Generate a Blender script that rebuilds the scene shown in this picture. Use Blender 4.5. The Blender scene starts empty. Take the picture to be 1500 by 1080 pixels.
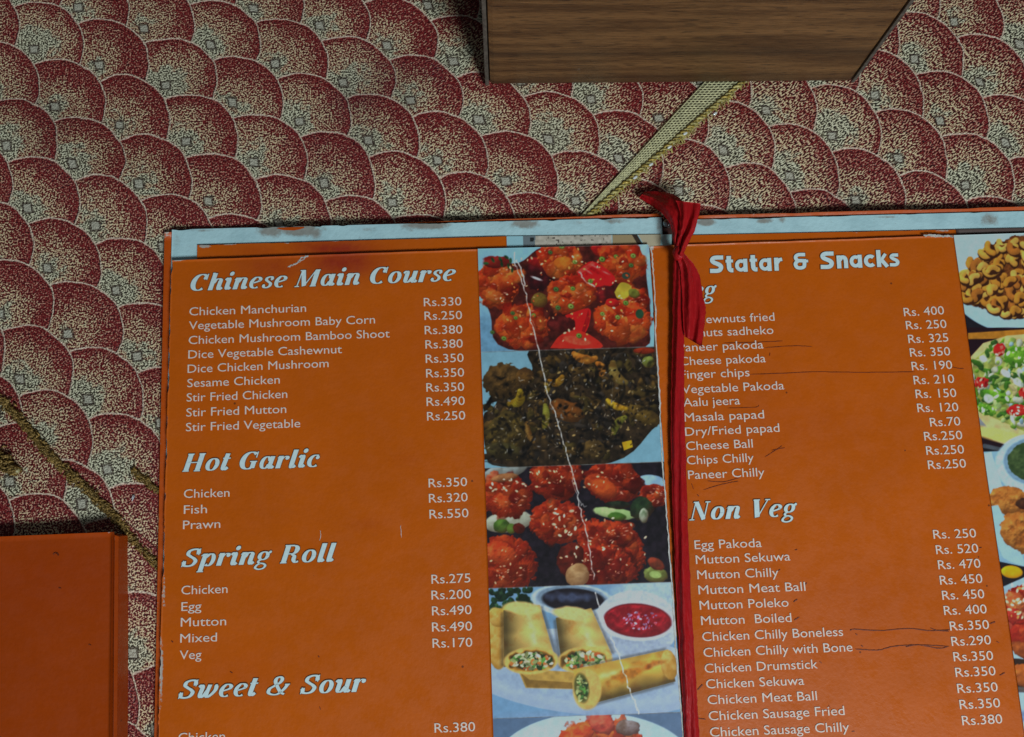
import bpy, math, random
import numpy as np
from mathutils import Vector, Matrix
random.seed(7); rng = np.random.default_rng(11)
S = bpy.context.scene
COL = S.collection

# ------------------------------------------------------------------ camera
F = 1167.0; CX, CY = 750.0, 540.0; HCAM = 0.354
u = np.array([-350., 7400., -1167.]); u /= np.linalg.norm(u)
h = np.array([1., .04, -.0463]); h -= u*h.dot(u); h /= np.linalg.norm(h)
n = np.cross(h, u)
R = np.array([h, u, n])                       # camera axes -> world axes
fwd = R @ np.array([0, 0, -1.])
CAM = -fwd * (HCAM/-fwd[2])
cam = bpy.data.objects.new('camera', bpy.data.cameras.new('camera')); COL.objects.link(cam)
M = Matrix([[*R[0], CAM[0]], [*R[1], CAM[1]], [*R[2], CAM[2]], [0, 0, 0, 1]])
cam.matrix_world = M
cam.data.sensor_width = 36; cam.data.lens = F/1500*36
cam.data.clip_start = .01; cam.data.clip_end = 50
S.camera = cam

# ------------------------------------------------------------------ light
S.view_settings.view_transform = 'Standard'; S.view_settings.look = 'None'
S.view_settings.exposure = 0; S.view_settings.gamma = 1
W = bpy.data.worlds.new('World'); S.world = W; W.use_nodes = True
W.node_tree.nodes['Background'].inputs[0].default_value = (.80, .94, 1, 1)
W.node_tree.nodes['Background'].inputs[1].default_value = .055
def area(name, loc, size, power, col, target=(0, 0, 0)):
    d = bpy.data.lights.new(name, 'AREA'); d.shape = 'RECTANGLE'; d.size = size[0]; d.size_y = size[1]
    d.energy = power; d.color = col
    o = bpy.data.objects.new(name, d); COL.objects.link(o); o.location = loc
    o.rotation_euler = (Vector(target)-Vector(loc)).to_track_quat('-Z', 'Y').to_euler()
    return o
area('window_light', (.50, -1.02, 1.12), (.40, .34), 18.5, (.86, .97, 1.0), (.05, 0, 0))

# ------------------------------------------------------------------ pixel <-> plane helpers
def pix(x, y, z=0.0):
    d = R @ np.array([x-CX, CY-y, -F]); t = (z-CAM[2])/d[2]
    p = CAM + d*t
    return np.array([p[0], p[1], z])
def pixa(P, z):
    P = np.asarray(P, float); z = np.broadcast_to(np.asarray(z, float), P.shape[:1])
    d = np.stack([P[:, 0]-CX, CY-P[:, 1], np.full(len(P), -F)], 1) @ R.T
    t = (z-CAM[2])/d[:, 2]
    return CAM + d*t[:, None]
def proj(P):
    q = (np.asarray(P)-CAM) @ R
    return np.stack([CX + F*q[:, 0]/-q[:, 2], CY - F*q[:, 1]/-q[:, 2]], 1)
def on(P, surf):
    """points of the surface z=surf(x,y) seen along the given directions"""
    w = pixa(P, surf(0, 0) if callable(surf) else surf)
    if callable(surf):
        for _ in range(3): w = pixa(P, surf(w[:, 0], w[:, 1])+np.zeros(len(w)))
    return w

# ------------------------------------------------------------------ object helpers
def tag(o, label=None, cat=None, group=None, kind=None):
    if label: o['label'] = label
    if cat: o['category'] = cat
    if group: o['group'] = group
    if kind: o['kind'] = kind
    return o
def empty(name, loc=(0, 0, 0)):
    o = bpy.data.objects.new(name, None); COL.objects.link(o); o.location = loc; o.empty_display_size = .02
    return o
def abspos(p):
    v = Vector((0, 0, 0))
    while p: v += p.location; p = p.parent
    return v
def obj(name, V, Fc, mat, parent=None, smooth=True, attrs=None, uv=None):
    me = bpy.data.meshes.new(name)
    V = np.asarray(V, float)
    if parent is not None: V = V - np.array(abspos(parent))
    c = V.mean(0)*0
    me.from_pydata((V-c).tolist(), [], [list(map(int, f)) for f in Fc] if not isinstance(Fc, np.ndarray) else Fc.tolist())
    if attrs:
        for k, a in attrs.items():
            a = np.asarray(a, np.float32)
            if a.ndim == 1:
                at = me.attributes.new(k, 'FLOAT', 'POINT'); at.data.foreach_set('value', a)
            else:
                at = me.color_attributes.new(k, 'FLOAT_COLOR', 'POINT')
                c4 = np.ones((len(a), 4), np.float32); c4[:, :3] = a[:, :3]; at.data.foreach_set('color', c4.ravel())
    if uv is not None:
        l = me.uv_layers.new(name='UVMap')
        vi = np.zeros(len(me.loops), np.int32); me.loops.foreach_get('vertex_index', vi)
        l.data.foreach_set('uv', np.asarray(uv, np.float32)[vi].ravel())
    me.polygons.foreach_set('use_smooth', [smooth]*len(me.polygons)); me.materials.append(mat); me.update()
    o = bpy.data.objects.new(name, me); COL.objects.link(o)
    if parent is not None: o.parent = parent
    return o
def gridfaces(nx, ny, flip=False):
    i, j = np.meshgrid(np.arange(nx-1), np.arange(ny-1))
    a = (j*nx+i).ravel()
    f = np.stack([a, a+1, a+nx+1, a+nx], 1)
    return f[:, ::-1] if flip else f
class MB:
    def __init__(s): s.v = []; s.f = []; s.n = 0
    def add(s, V, Fc):
        s.v.append(np.asarray(V, float)); s.f += [[int(q)+s.n for q in f] for f in Fc]; s.n += len(V)
    def build(s, name, mat, parent=None, **k): return obj(name, np.concatenate(s.v), s.f, mat, parent, **k)

def smoothcurve(P, n=8, closed=False):
    P = np.asarray(P, float)
    if len(P) < 3: return np.array([P[0]+(P[-1]-P[0])*t for t in np.linspace(0, 1, n)])
    out = []
    Q = np.vstack([2*P[0]-P[1], P, 2*P[-1]-P[-2]])
    for i in range(1, len(Q)-2):
        for t in np.arange(n)/n:
            a, b, c, d = Q[i-1], Q[i], Q[i+1], Q[i+2]
            out.append(.5*((2*b)+(c-a)*t+(2*a-5*b+4*c-d)*t*t+(3*b-a-3*c+d)*t**3))
    out.append(P[-1])
    return np.array(out)
def tube(path, rad, seg=8, mb=None, flat=1.0):
    path = np.asarray(path, float); m = len(path); rad = np.broadcast_to(rad, (m,))
    T = np.gradient(path, axis=0); T /= np.linalg.norm(T, axis=1)[:, None]+1e-12
    V = []
    for k in range(m):
        up = np.array([0, 0, 1.]); s = np.cross(T[k], up)
        if np.linalg.norm(s) < 1e-3: s = np.array([1., 0, 0])
        s /= np.linalg.norm(s); w = np.cross(s, T[k])
        for q in range(seg):
            a = 2*math.pi*q/seg; V.append(path[k]+rad[k]*(math.cos(a)*s+math.sin(a)*w*flat))
    Fc = [[k*seg+q, k*seg+(q+1) % seg, (k+1)*seg+(q+1) % seg, (k+1)*seg+q] for k in range(m-1) for q in range(seg)]
    Fc += [list(range(seg))[::-1], [(m-1)*seg+q for q in range(seg)]]
    if mb is not None: mb.add(V, Fc)
    return V, Fc
def boxmesh(x0, x1, y0, y1, z0, z1, bev=.0):
    import bmesh
    bm = bmesh.new(); bmesh.ops.create_cube(bm, size=1)
    for v in bm.verts:
        v.co = ((x0+x1)/2+v.co.x*(x1-x0), (y0+y1)/2+v.co.y*(y1-y0), (z0+z1)/2+v.co.z*(z1-z0))
    if bev: bmesh.ops.bevel(bm, geom=bm.edges[:], offset=bev, segments=2, affect='EDGES', profile=.6)
    V = [tuple(v.co) for v in bm.verts]; bm.verts.index_update()
    Fc = [[v.index for v in f.verts] for f in bm.faces]; bm.free()
    return V, Fc

# ------------------------------------------------------------------ colours
LIT = np.array([.44, .48, .48])               # what white receives here, used only to turn measured tones into print colours
def lin(c):
    c = np.asarray(c, float)/255
    return np.where(c <= .04045, c/12.92, ((c+.055)/1.055)**2.4)
def base(c, cap=.85): return np.clip(lin(c)/LIT, 0, cap)

# ------------------------------------------------------------------ materials
def mat(name):
    m = bpy.data.materials.new(name); m.use_nodes = True
    nt = m.node_tree; return m, nt, nt.nodes['Principled BSDF']
def nd(nt, t, **k):
    x = nt.nodes.new(t)
    for a, b in k.items(): setattr(x, a, b)
    return x
def math_(nt, op, a, b=None, c=None, clamp=False):
    x = nt.nodes.new('ShaderNodeMath'); x.operation = op; x.use_clamp = clamp
    for i, v in enumerate((a, b, c)):
        if v is None: continue
        if isinstance(v, (int, float)): x.inputs[i].default_value = v
        else: nt.links.new(v, x.inputs[i])
    return x.outputs[0]
def mixc(nt, f, a, b):
    x = nt.nodes.new('ShaderNodeMix'); x.data_type = 'RGBA'
    for sock, v in ((x.inputs[0], f), (x.inputs[6], a), (x.inputs[7], b)):
        if isinstance(v, (int, float)): sock.default_value = v
        elif isinstance(v, (tuple, list, np.ndarray)): sock.default_value = (*[float(q) for q in v[:3]], 1)
        else: nt.links.new(v, sock)
    return x.outputs[2]
def noise(nt, scale, detail=3, rough=.55, vec=None, dims=None):
    x = nd(nt, 'ShaderNodeTexNoise'); x.inputs['Scale'].default_value = scale
    x.inputs['Detail'].default_value = detail; x.inputs['Roughness'].default_value = rough
    if vec is not None: nt.links.new(vec, x.inputs['Vector'])
    return x.outputs['Fac']
def sstep(nt, v, lo, hi):
    x = nd(nt, 'ShaderNodeMapRange', interpolation_type='SMOOTHSTEP'); nt.links.new(v, x.inputs[0])
    x.inputs[1].default_value = lo; x.inputs[2].default_value = hi
    return x.outputs[0]
def bump(nt, bs, height, dist, strength=1):
    b = nd(nt, 'ShaderNodeBump'); b.inputs['Strength'].default_value = strength; b.inputs['Distance'].default_value = dist
    nt.links.new(height, b.inputs['Height']); nt.links.new(b.outputs[0], bs.inputs['Normal'])
def coord(nt, which='Object'): return nd(nt, 'ShaderNodeTexCoord').outputs[which]
def simple(name, col, rough=.5, var=.12, nscale=60, bumpd=0, bscale=400, metal=0, coat=0, spec=.5):
    m, nt, b = mat(name); co = coord(nt)
    f = noise(nt, nscale, 5, .6, co)
    f = sstep(nt, f, .3, .7)
    c = np.asarray(col, float)
    nt.links.new(mixc(nt, f, c*(1-var), np.clip(c*(1+var), 0, .95)), b.inputs['Base Color'])
    b.inputs['Roughness'].default_value = rough; b.inputs['Metallic'].default_value = metal
    b.inputs['Coat Weight'].default_value = coat; b.inputs['Specular IOR Level'].default_value = spec
    if bumpd: bump(nt, b, noise(nt, bscale, 3, .6, co), bumpd)
    return m

ORANGE = base((146, 68, 6))
def page_material(name, col=ORANGE, rough=.45):
    """orange laminated print; 'stain' and 'rub' attributes hold dirt and worn ink"""
    m, nt, b = mat(name); co = coord(nt)
    n1 = sstep(nt, noise(nt, 22, 6, .62, co), .3, .75); n2 = noise(nt, 900, 3, .7, co)
    c = mixc(nt, n1, np.asarray(col)*(.94, .94, .95), np.asarray(col)*(1.04, 1.05, 1.1))
    c = mixc(nt, math_(nt, 'MULTIPLY', sstep(nt, n2, .45, .8), .16), c, np.asarray(col)*(.6, .5, .6))
    a = nd(nt, 'ShaderNodeAttribute', attribute_name='stain')
    brk = math_(nt, 'MULTIPLY', a.outputs['Fac'], math_(nt, 'ADD', .45, noise(nt, 160, 5, .7, co)), clamp=True)
    c = mixc(nt, brk, c, (.36, .03, .012))
    r = nd(nt, 'ShaderNodeAttribute', attribute_name='rub')
    rb = sstep(nt, math_(nt, 'ADD', r.outputs['Fac'], math_(nt, 'MULTIPLY', math_(nt, 'SUBTRACT', noise(nt, 700, 5, .75, co), .5), .9)), .62, .78)
    c = mixc(nt, rb, c, (.52, .45, .40))
    # grime freckles
    v = nd(nt, 'ShaderNodeTexVoronoi', feature='F1'); v.inputs['Scale'].default_value = 55; nt.links.new(co, v.inputs['Vector'])
    sp = math_(nt, 'MULTIPLY', math_(nt, 'LESS_THAN', v.outputs['Distance'], .028), .75)
    c = mixc(nt, sp, c, (.12, .03, .01))
    nt.links.new(c, b.inputs['Base Color'])
    nt.links.new(math_(nt, 'MULTIPLY_ADD', sstep(nt, noise(nt, 130, 6, .7, co), .35, .7), .26, rough-.13), b.inputs['Roughness'])
    b.inputs['Specular IOR Level'].default_value = .28
    hgt = math_(nt, 'ADD', math_(nt, 'MULTIPLY', noise(nt, 500, 4, .6, co), .3), noise(nt, 45, 4, .5, co))
    bump(nt, b, hgt, .00035)
    return m
M_PAGE = page_material('orange_laminated_print')
M_COVER = page_material('orange_cover_board', ORANGE*(.84, .68, 1), .5)
M_OLDCOVER = page_material('old_cover_leatherette', base((120, 46, 3)), .5)
def attr_material(name, rough=.4, bumpd=.0001):
    m, nt, b = mat(name); a = nd(nt, 'ShaderNodeAttribute', attribute_name='Col'); co = coord(nt)
    g = noise(nt, 1500, 2, .5, co)
    c = mixc(nt, math_(nt, 'MULTIPLY', g, .12), a.outputs['Color'], (.05, .05, .05))
    nt.links.new(c, b.inputs['Base Color']); b.inputs['Roughness'].default_value = rough
    b.inputs['Specular IOR Level'].default_value = .25
    bump(nt, b, noise(nt, 45, 4, .5, co), .0003)
    return m
M_PHOTO = attr_material('printed_food_picture')
def liner_material():
    m, nt, b = mat('scuffed_white_liner'); co = coord(nt)
    w = base((134, 166, 180))
    n1 = sstep(nt, noise(nt, 70, 6, .65, co), .35, .75)
    c = mixc(nt, n1, w*1.03, w*(.82, .85, .86))
    a = nd(nt, 'ShaderNodeAttribute', attribute_name='stain')
    s = math_(nt, 'MULTIPLY', sstep(nt, math_(nt, 'ADD', a.outputs['Fac'], math_(nt, 'MULTIPLY', math_(nt, 'SUBTRACT', noise(nt, 220, 8, .75, co), .5), 1.1)), .34, .74), .88)
    c = mixc(nt, s, c, mixc(nt, noise(nt, 300, 4, .6, co), (.20, .16, .12), (.42, .40, .36)))
    s2 = sstep(nt, noise(nt, 380, 6, .75, co), .62, .70)
    c = mixc(nt, math_(nt, 'MULTIPLY', s2, .55), c, (.30, .27, .22))
    nt.links.new(c, b.inputs['Base Color']); b.inputs['Roughness'].default_value = .55
    bump(nt, b, noise(nt, 300, 5, .6, co), .0003)
    return m
M_LINER = liner_material()
M_PAPER = simple('torn_paper_edge', (.62, .60, .56), .8, .25, 500)
M_HEAD = simple('pale_heading_ink', (.72, .88, .92), .5, .06, 900, spec=.2)
M_HEADOUT = simple('dark_heading_outline', (.26, .085, .02), .45, .1, 900)
M_TEXT = simple('pale_item_ink', (.92, .74, .66), .5, .10, 1200, spec=.2)
M_PEN = simple('brown_ballpoint_ink', (.22, .035, .008), .5, .4, 900)
M_BOARD = simple('dark_spine_board', (.05, .012, .008), .7)
M_METAL = simple('dull_metal', (.5, .5, .52), .35, metal=1)
M_EDGE = simple('stacked_paper_edge', (.45, .16, .06), .8, .35, 900)

# ------------------------------------------------------------------ tablecloth
SQ_MAIN = [(107,6),(205,33),(306,63),(371,7),(468,38),(49,70),(145,97),(245,127),(404,90),(335,146),(436,170),(78,158),(174,182),
 (267,203),(10,217),(200,265),(307,299),(31,295),(134,329),(566,61),(628,5),(664,90),(602,147),(703,173),(536,202),(641,236),
 (575,297),(739,263),(803,205),(864,147),(967,166),(907,228),(843,293),(62,393),(171,424),(101,489),(200,522),(26,555),(127,585),(232,622),(159,687)]
SQ_RIGHT = [(1405,26),(1347,78),(1438,118),(1288,134),(1378,174),(1479,209),(1124,164),(1227,190),(1317,232),(1418,266),(1059,220),(1162,247),(1256,288)]
SQ_LOW = [(127,739)]
wm = pixa(SQ_MAIN, 0)[:, :2]; wr = pixa(SQ_RIGHT, 0)[:, :2]
A0 = pix(205, 33)[:2]-pix(107, 6)[:2]; B0 = pix(245, 127)[:2]-pix(306, 63)[:2]
def lattice(w, o, Amat):
    """assign lattice indices by walking outward from the origin point"""
    idx = {o: (0, 0)}; todo = [o]
    while todo:
        k = todo.pop(0)
        for q in range(len(w)):
            if q in idx: continue
            d = np.linalg.solve(Amat, w[q]-w[k]); r = np.round(d)
            if abs(r).sum() <= 1 and abs(d-r).max() < .33 and abs(r).sum() > 0:
                idx[q] = (idx[k][0]+r[0], idx[k][1]+r[1]); todo.append(q)
    return idx
Am = np.stack([A0, B0], 1)
im = lattice(wm, 5, Am); ir = lattice(wr, 7, Am)
# mean lattice
def fitaff(w, idx):
    ks = sorted(idx); G = np.array([[1, *idx[k]] for k in ks]); P = w[ks]
    c, *_ = np.linalg.lstsq(G, P, rcond=None); return c
cm = fitaff(wm, im)
PA, PB = cm[1], cm[2]                          # pattern vectors in metres
def warp(w, idx, deg):
    ks = sorted(idx); X = w[ks]*5; tgt = np.array([PA*idx[k][0]+PB*idx[k][1] for k in ks])
    def feats(X):
        x, y = X[:, 0], X[:, 1]; f = [np.ones(len(X)), x, y]
        if deg >= 2: f += [x*x, x*y, y*y]
        if deg >= 3: f += [x**3, x*x*y, x*y*y, y**3]
        return np.stack(f, 1)
    G = feats(X); lam = 1e-4*np.eye(G.shape[1])
    c = np.linalg.solve(G.T@G+lam*(deg > 1), G.T@tgt)
    return lambda P: feats(np.asarray(P)*5)@c
warp_main = warp(wm, im, 2); warp_right = warp(wr, ir, 1)
print('lattice', len(im), len(ir), PA, PB)
low_shift = PA*0
def warp_low(P):
    s = warp_main(np.array([pix(127, 739)[:2]])) ; L = np.stack([PA, PB], 1)
    d = np.linalg.solve(L, s[0]); d = d-np.round(d)
    return warp_main(P)-(L@d)

RAD = np.linalg.norm(pix(219, 24)[:2]-pix(145, 97+0)[:2])*0 + 0.0
p0 = pix(145, 97)[:2]; p1 = pix(147, 24)[:2]; p2 = pix(219, 80)[:2]
RAD = (np.linalg.norm(p1-p0)+np.linalg.norm(p2-p0))/2
def cloth_material():
    m, nt, b = mat('brocade_fish_scale_cloth')
    uv = nd(nt, 'ShaderNodeUVMap', uv_map='UVMap').outputs[0]
    # wobble of the weave so that no arc is a perfect circle
    nz = nd(nt, 'ShaderNodeTexNoise'); nz.inputs['Scale'].default_value = 55; nz.inputs['Detail'].default_value = 2
    nt.links.new(uv, nz.inputs['Vector'])
    vm = nd(nt, 'ShaderNodeVectorMath', operation='MULTIPLY_ADD'); nt.links.new(nz.outputs['Color'], vm.inputs[0])
    vm.inputs[1].default_value = (.0042, .0042, 0); nt.links.new(uv, vm.inputs[2])
    nf = nd(nt, 'ShaderNodeTexNoise'); nf.inputs['Scale'].default_value = 900; nf.inputs['Detail'].default_value = 1
    nt.links.new(uv, nf.inputs['Vector'])
    vm2 = nd(nt, 'ShaderNodeVectorMath', operation='MULTIPLY_ADD'); nt.links.new(nf.outputs['Color'], vm2.inputs[0])
    vm2.inputs[1].default_value = (.0009, .0009, 0); nt.links.new(vm.outputs[0], vm2.inputs[2])
    sub = nd(nt, 'ShaderNodeVectorMath', operation='SUBTRACT'); nt.links.new(vm2.outputs[0], sub.inputs[0]); sub.inputs[1].default_value = (.00255, .00255, 0)
    sx = nd(nt, 'ShaderNodeSeparateXYZ'); nt.links.new(sub.outputs[0], sx.inputs[0])
    x, y = sx.outputs[0], sx.outputs[1]
    inv = np.linalg.inv(np.stack([PA, PB], 1))
    def lincomb(a, b_): return math_(nt, 'ADD', math_(nt, 'MULTIPLY', x, float(a)), math_(nt, 'MULTIPLY', y, float(b_)))
    li, lj = lincomb(*inv[0]), lincomb(*inv[1])
    fi, fj = math_(nt, 'FLOOR', li), math_(nt, 'FLOOR', lj)
    ri, rj = math_(nt, 'SUBTRACT', li, fi), math_(nt, 'SUBTRACT', lj, fj)
    # local position relative to the cell corner
    lx = math_(nt, 'ADD', math_(nt, 'MULTIPLY', ri, float(PA[0])), math_(nt, 'MULTIPLY', rj, float(PB[0])))
    ly = math_(nt, 'ADD', math_(nt, 'MULTIPLY', ri, float(PA[1])), math_(nt, 'MULTIPLY', rj, float(PB[1])))
    g = PB/np.linalg.norm(PB)                  # scales nearer this way lie on top
    cands = []
    for i in range(-3, 5):
        for j in range(-3, 5):
            c = PA*i+PB*j
            # can this centre reach any point of the cell?
            pts = [PA*s+PB*t for s in np.linspace(0, 1, 9) for t in np.linspace(0, 1, 9)]
            if min(np.linalg.norm(q-c) for q in pts) < RAD*1.05: cands.append((float(c@g), i, j, c))
    cands.sort(key=lambda t: t[0])             # lowest first, each later one covers
    best_d = None; bx = by = None
    for pr, i, j, c in cands:
        dx = math_(nt, 'SUBTRACT', lx, float(c[0])); dy = math_(nt, 'SUBTRACT', ly, float(c[1]))
        d = math_(nt, 'SQRT', math_(nt, 'ADD', math_(nt, 'MULTIPLY', dx, dx), math_(nt, 'MULTIPLY', dy, dy)))
        # id for per-scale variation
        sid = math_(nt, 'ADD', math_(nt, 'MULTIPLY', math_(nt, 'ADD', fi, float(i)), 12.9898), math_(nt, 'MULTIPLY', math_(nt, 'ADD', fj, float(j)), 78.233))
        if best_d is None: best_d, bx, by, bid = d, dx, dy, sid; continue
        ins = math_(nt, 'LESS_THAN', d, float(RAD))
        def sel(a, b_):
            k = nd(nt, 'ShaderNodeMix', data_type='FLOAT'); nt.links.new(ins, k.inputs[0]); nt.links.new(a, k.inputs[2]); nt.links.new(b_, k.inputs[3]); return k.outputs[0]
        best_d, bx, by, bid = sel(best_d, d), sel(bx, dx), sel(by, dy), sel(bid, sid)
    rnd = math_(nt, 'FRACT', math_(nt, 'MULTIPLY', math_(nt, 'SINE', bid), 43758.5))
    dn = math_(nt, 'DIVIDE', best_d, float(RAD))
    # distance along the growth direction (towards the red rim)
    along = math_(nt, 'ADD', math_(nt, 'MULTIPLY', bx, float(-g[0]/RAD)), math_(nt, 'MULTIPLY', by, float(-g[1]/RAD)))
    big = noise(nt, 30, 3, .5, uv)
    red = math_(nt, 'ADD', math_(nt, 'MULTIPLY', dn, .74), math_(nt, 'MULTIPLY', along, .24))
    red = math_(nt, 'ADD', red, math_(nt, 'MULTIPLY', math_(nt, 'SUBTRACT', big, .5), .9))
    red = math_(nt, 'ADD', red, math_(nt, 'MULTIPLY', math_(nt, 'SUBTRACT', rnd, .5), .22))
    red = math_(nt, 'ADD', red, math_(nt, 'MULTIPLY', math_(nt, 'SUBTRACT', noise(nt, 190, 4, .65, uv), .5), 1.0))
    redf = sstep(nt, red, .06, .90)
    # short slanted metallic stitches over a darker ground
    mp = nd(nt, 'ShaderNodeMapping', vector_type='TEXTURE'); mp.inputs['Rotation'].default_value = (0, 0, math.radians(36)); mp.inputs['Scale'].default_value = (1.7, .85, 1)
    nt.links.new(uv, mp.inputs['Vector'])
    st = nd(nt, 'ShaderNodeTexNoise'); st.inputs['Scale'].default_value = 1250; st.inputs['Detail'].default_value = .8; st.inputs['Roughness'].default_value = .5
    nt.links.new(mp.outputs[0], st.inputs['Vector'])
    st2 = nd(nt, 'ShaderNodeTexNoise'); st2.inputs['Scale'].default_value = 1250; st2.inputs['Detail'].default_value = 1; nt.links.new(uv, st2.inputs['Vector'])
    so = nd(nt, 'ShaderNodeSeparateXYZ'); nt.links.new(coord(nt), so.inputs[0]); sxx = math_(nt, 'MULTIPLY', so.outputs[0], 3.0)
    zone = sstep(nt, math_(nt, 'ADD', math_(nt, 'SUBTRACT', noise(nt, 12, 1, .5, uv), sxx), .0), .25, .75)
    stm = nd(nt, 'ShaderNodeMix', data_type='FLOAT'); nt.links.new(math_(nt, 'MULTIPLY', zone, .8), stm.inputs[0]); nt.links.new(st.outputs['Fac'], stm.inputs[2]); nt.links.new(st2.outputs['Fac'], stm.inputs[3])
    stf = stm.outputs[0]
    thr = math_(nt, 'MULTIPLY_ADD', math_(nt, 'POWER', redf, 2.0), .075, .500)
    gold = sstep(nt, math_(nt, 'SUBTRACT', stf, thr), -.02, .045)
    rim = sstep(nt, dn, .84, .96)
    gold = math_(nt, 'MULTIPLY', gold, math_(nt, 'SUBTRACT', 1, math_(nt, 'MULTIPLY', rim, .55)))
    # piping: pale woven line at the rim, thin dark line just inside
    line = sstep(nt, dn, .962, .982)
    # diamond stud with a dark outline
    rx = math_(nt, 'ABSOLUTE', math_(nt, 'ADD', bx, math_(nt, 'MULTIPLY', by, .18))); ry = math_(nt, 'ABSOLUTE', by)
    mx = math_(nt, 'MAXIMUM', rx, ry)
    sq_o = math_(nt, 'LESS_THAN', mx, .0026); sq_i = math_(nt, 'LESS_THAN', mx, .00165)
    redc = mixc(nt, sstep(nt, stf, .30, .62), (.030, .004, .005), (.32, .024, .026))
    greenc = mixc(nt, sstep(nt, stf, .30, .60), (.020, .015, .011), (.20, .165, .10))
    warmc = mixc(nt, noise(nt, 350, 3, .6, uv), (.72, .52, .28), (.98, .80, .52))
    palec = mixc(nt, noise(nt, 300, 3, .6, uv), (.70, .64, .42), (.98, .94, .70))
    pinkc = mixc(nt, noise(nt, 350, 3, .6, uv), (.55, .22, .15), (.80, .50, .34))
    goldc = mixc(nt, sstep(nt, redf, .0, .24), palec, warmc); goldc = mixc(nt, sstep(nt, redf, .60, 1.0), goldc, pinkc)
    gap = sstep(nt, st2.outputs['Fac'], .40, .60)
    under = mixc(nt, sstep(nt, redf, .0, .24), greenc, redc)
    c = mixc(nt, gold, under, goldc)
    c = mixc(nt, math_(nt, 'MULTIPLY', line, math_(nt, 'MULTIPLY_ADD', gap, .5, .5)), c, (.95, .76, .58))
    c = mixc(nt, math_(nt, 'MULTIPLY', sq_o, .75), c, (.05, .025, .02)); c = mixc(nt, math_(nt, 'MULTIPLY', sq_i, .8), c, (.62, .58, .46))
    # broad dark maroon patches scattered by noise
    blotches = sstep(nt, noise(nt, 9, 4, .6, uv), .56, .78)
    c = mixc(nt, math_(nt, 'MULTIPLY', blotches, .35), c, (.055, .02, .03))
    nt.links.new(c, b.inputs['Base Color'])
    b.inputs['Roughness'].default_value = .46; b.inputs['Specular IOR Level'].default_value = .35
    hgt = math_(nt, 'ADD', math_(nt, 'MULTIPLY', stf, 1.2), math_(nt, 'ADD', math_(nt, 'MULTIPLY', line, .6), math_(nt, 'MULTIPLY', sq_i, .8)))
    hgt = math_(nt, 'SUBTRACT', hgt, math_(nt, 'MULTIPLY', sstep(nt, dn, .90, .955), .25))
    bump(nt, b, hgt, .0008, 1)
    return m
M_CLOTH = cloth_material()
def vnoise(x, y, s, seed=0):
    """smooth value noise, -1..1"""
    r = np.random.default_rng(seed); T = r.uniform(-1, 1, (64, 64))
    X = np.asarray(x)/s+31.3; Y = np.asarray(y)/s+17.7
    i = np.floor(X).astype(int); j = np.floor(Y).astype(int); fx = X-i; fy = Y-j
    fx = fx*fx*(3-2*fx); fy = fy*fy*(3-2*fy); i %= 64; j %= 64; i1 = (i+1) % 64; j1 = (j+1) % 64
    return (T[j, i]*(1-fx)+T[j, i1]*fx)*(1-fy)+(T[j1, i]*(1-fx)+T[j1, i1]*fx)*fy
def cloth_z(x, y):
    x = np.asarray(x); y = np.asarray(y)
    z = .0011*vnoise(x, y, .045, 3)+.0003*vnoise(x, y, .018, 4)
    # soft ridges of a creased cloth at the upper left
    d = (x*.83+y*.55+.062)
    z = z + .0024*np.exp(-(d/.012)**2)*np.clip((y-.02)*12, 0, 1)
    d2 = (x*.45+y*.9-.005)
    z = z + .0018*np.exp(-(d2/.014)**2)*np.clip((-x-.03)*9, 0, 1)
    q = pix(40, 800); z = z + .006*np.exp(-((x-q[0])**2+(y-q[1])**2)/.048**2)  # swell added so the lower-left cloth tilts from the light and darkens
    return z-.0022
cloth = empty('tablecloth', (0, 0, 0))
tag(cloth, 'maroon and gold brocade tablecloth with overlapping fish scale pattern under the menus', 'tablecloth')
def split(side_pts, nrow, left_px, right_px, name, wf, zoff):
    """a cloth panel between two px edge curves (functions of row 0..1)"""
    nx = 150; V = []
    for r in np.linspace(0, 1, nrow):
        a, b_ = np.array(left_px(r)), np.array(right_px(r))
        for t in np.linspace(0, 1, nx): V.append(a+(b_-a)*t)
    V = pixa(np.array(V), 0.)
    V[:, 2] = cloth_z(V[:, 0], V[:, 1])+zoff
    return obj(name, V, gridfaces(nx, nrow, True), M_CLOTH, cloth, uv=wf(V[:, :2]))
seam = lambda y: 1085+(130-y)*1.25 if y < 480 else 1085+(130-480)*1.25
def rowy(r): return -520+r*2300
split(None, 150, lambda r: (-700, rowy(r)), lambda r: (seam(rowy(r))-8, rowy(r)), 'cloth_panel', warp_main, 0)
split(None, 150, lambda r: (seam(rowy(r))-22, rowy(r)), lambda r: (2300, rowy(r)), 'cloth_panel', warp_right, -.0004)
def braid_y(x): return 590+x*.93
o = split(None, 60, lambda r: (-700, 590-60+ r*900), lambda r: (-690, 0), 'cloth_panel', warp_low, 0); bpy.data.objects.remove(o)
V = []
for r in np.linspace(0, 1, 70):
    for x in np.linspace(-120, 330, 120): V.append((x, (braid_y(x))*(1-r)+1500*r))
V = pixa(np.array(V), 0.); V[:, 2] = cloth_z(V[:, 0], V[:, 1])+.0005
obj('cloth_panel', V, gridfaces(120, 70, True), M_CLOTH, cloth, uv=warp_low(V[:, :2]))
M_TABLE = simple('dark_table_wood', (.10, .05, .03), .5, .3, 20)
V, Fc = boxmesh(-.75, .75, -.55, .6, -.03, -.0075, .002)
tag(obj('table_top', V, Fc, M_TABLE, None, smooth=False), kind='structure')

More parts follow.
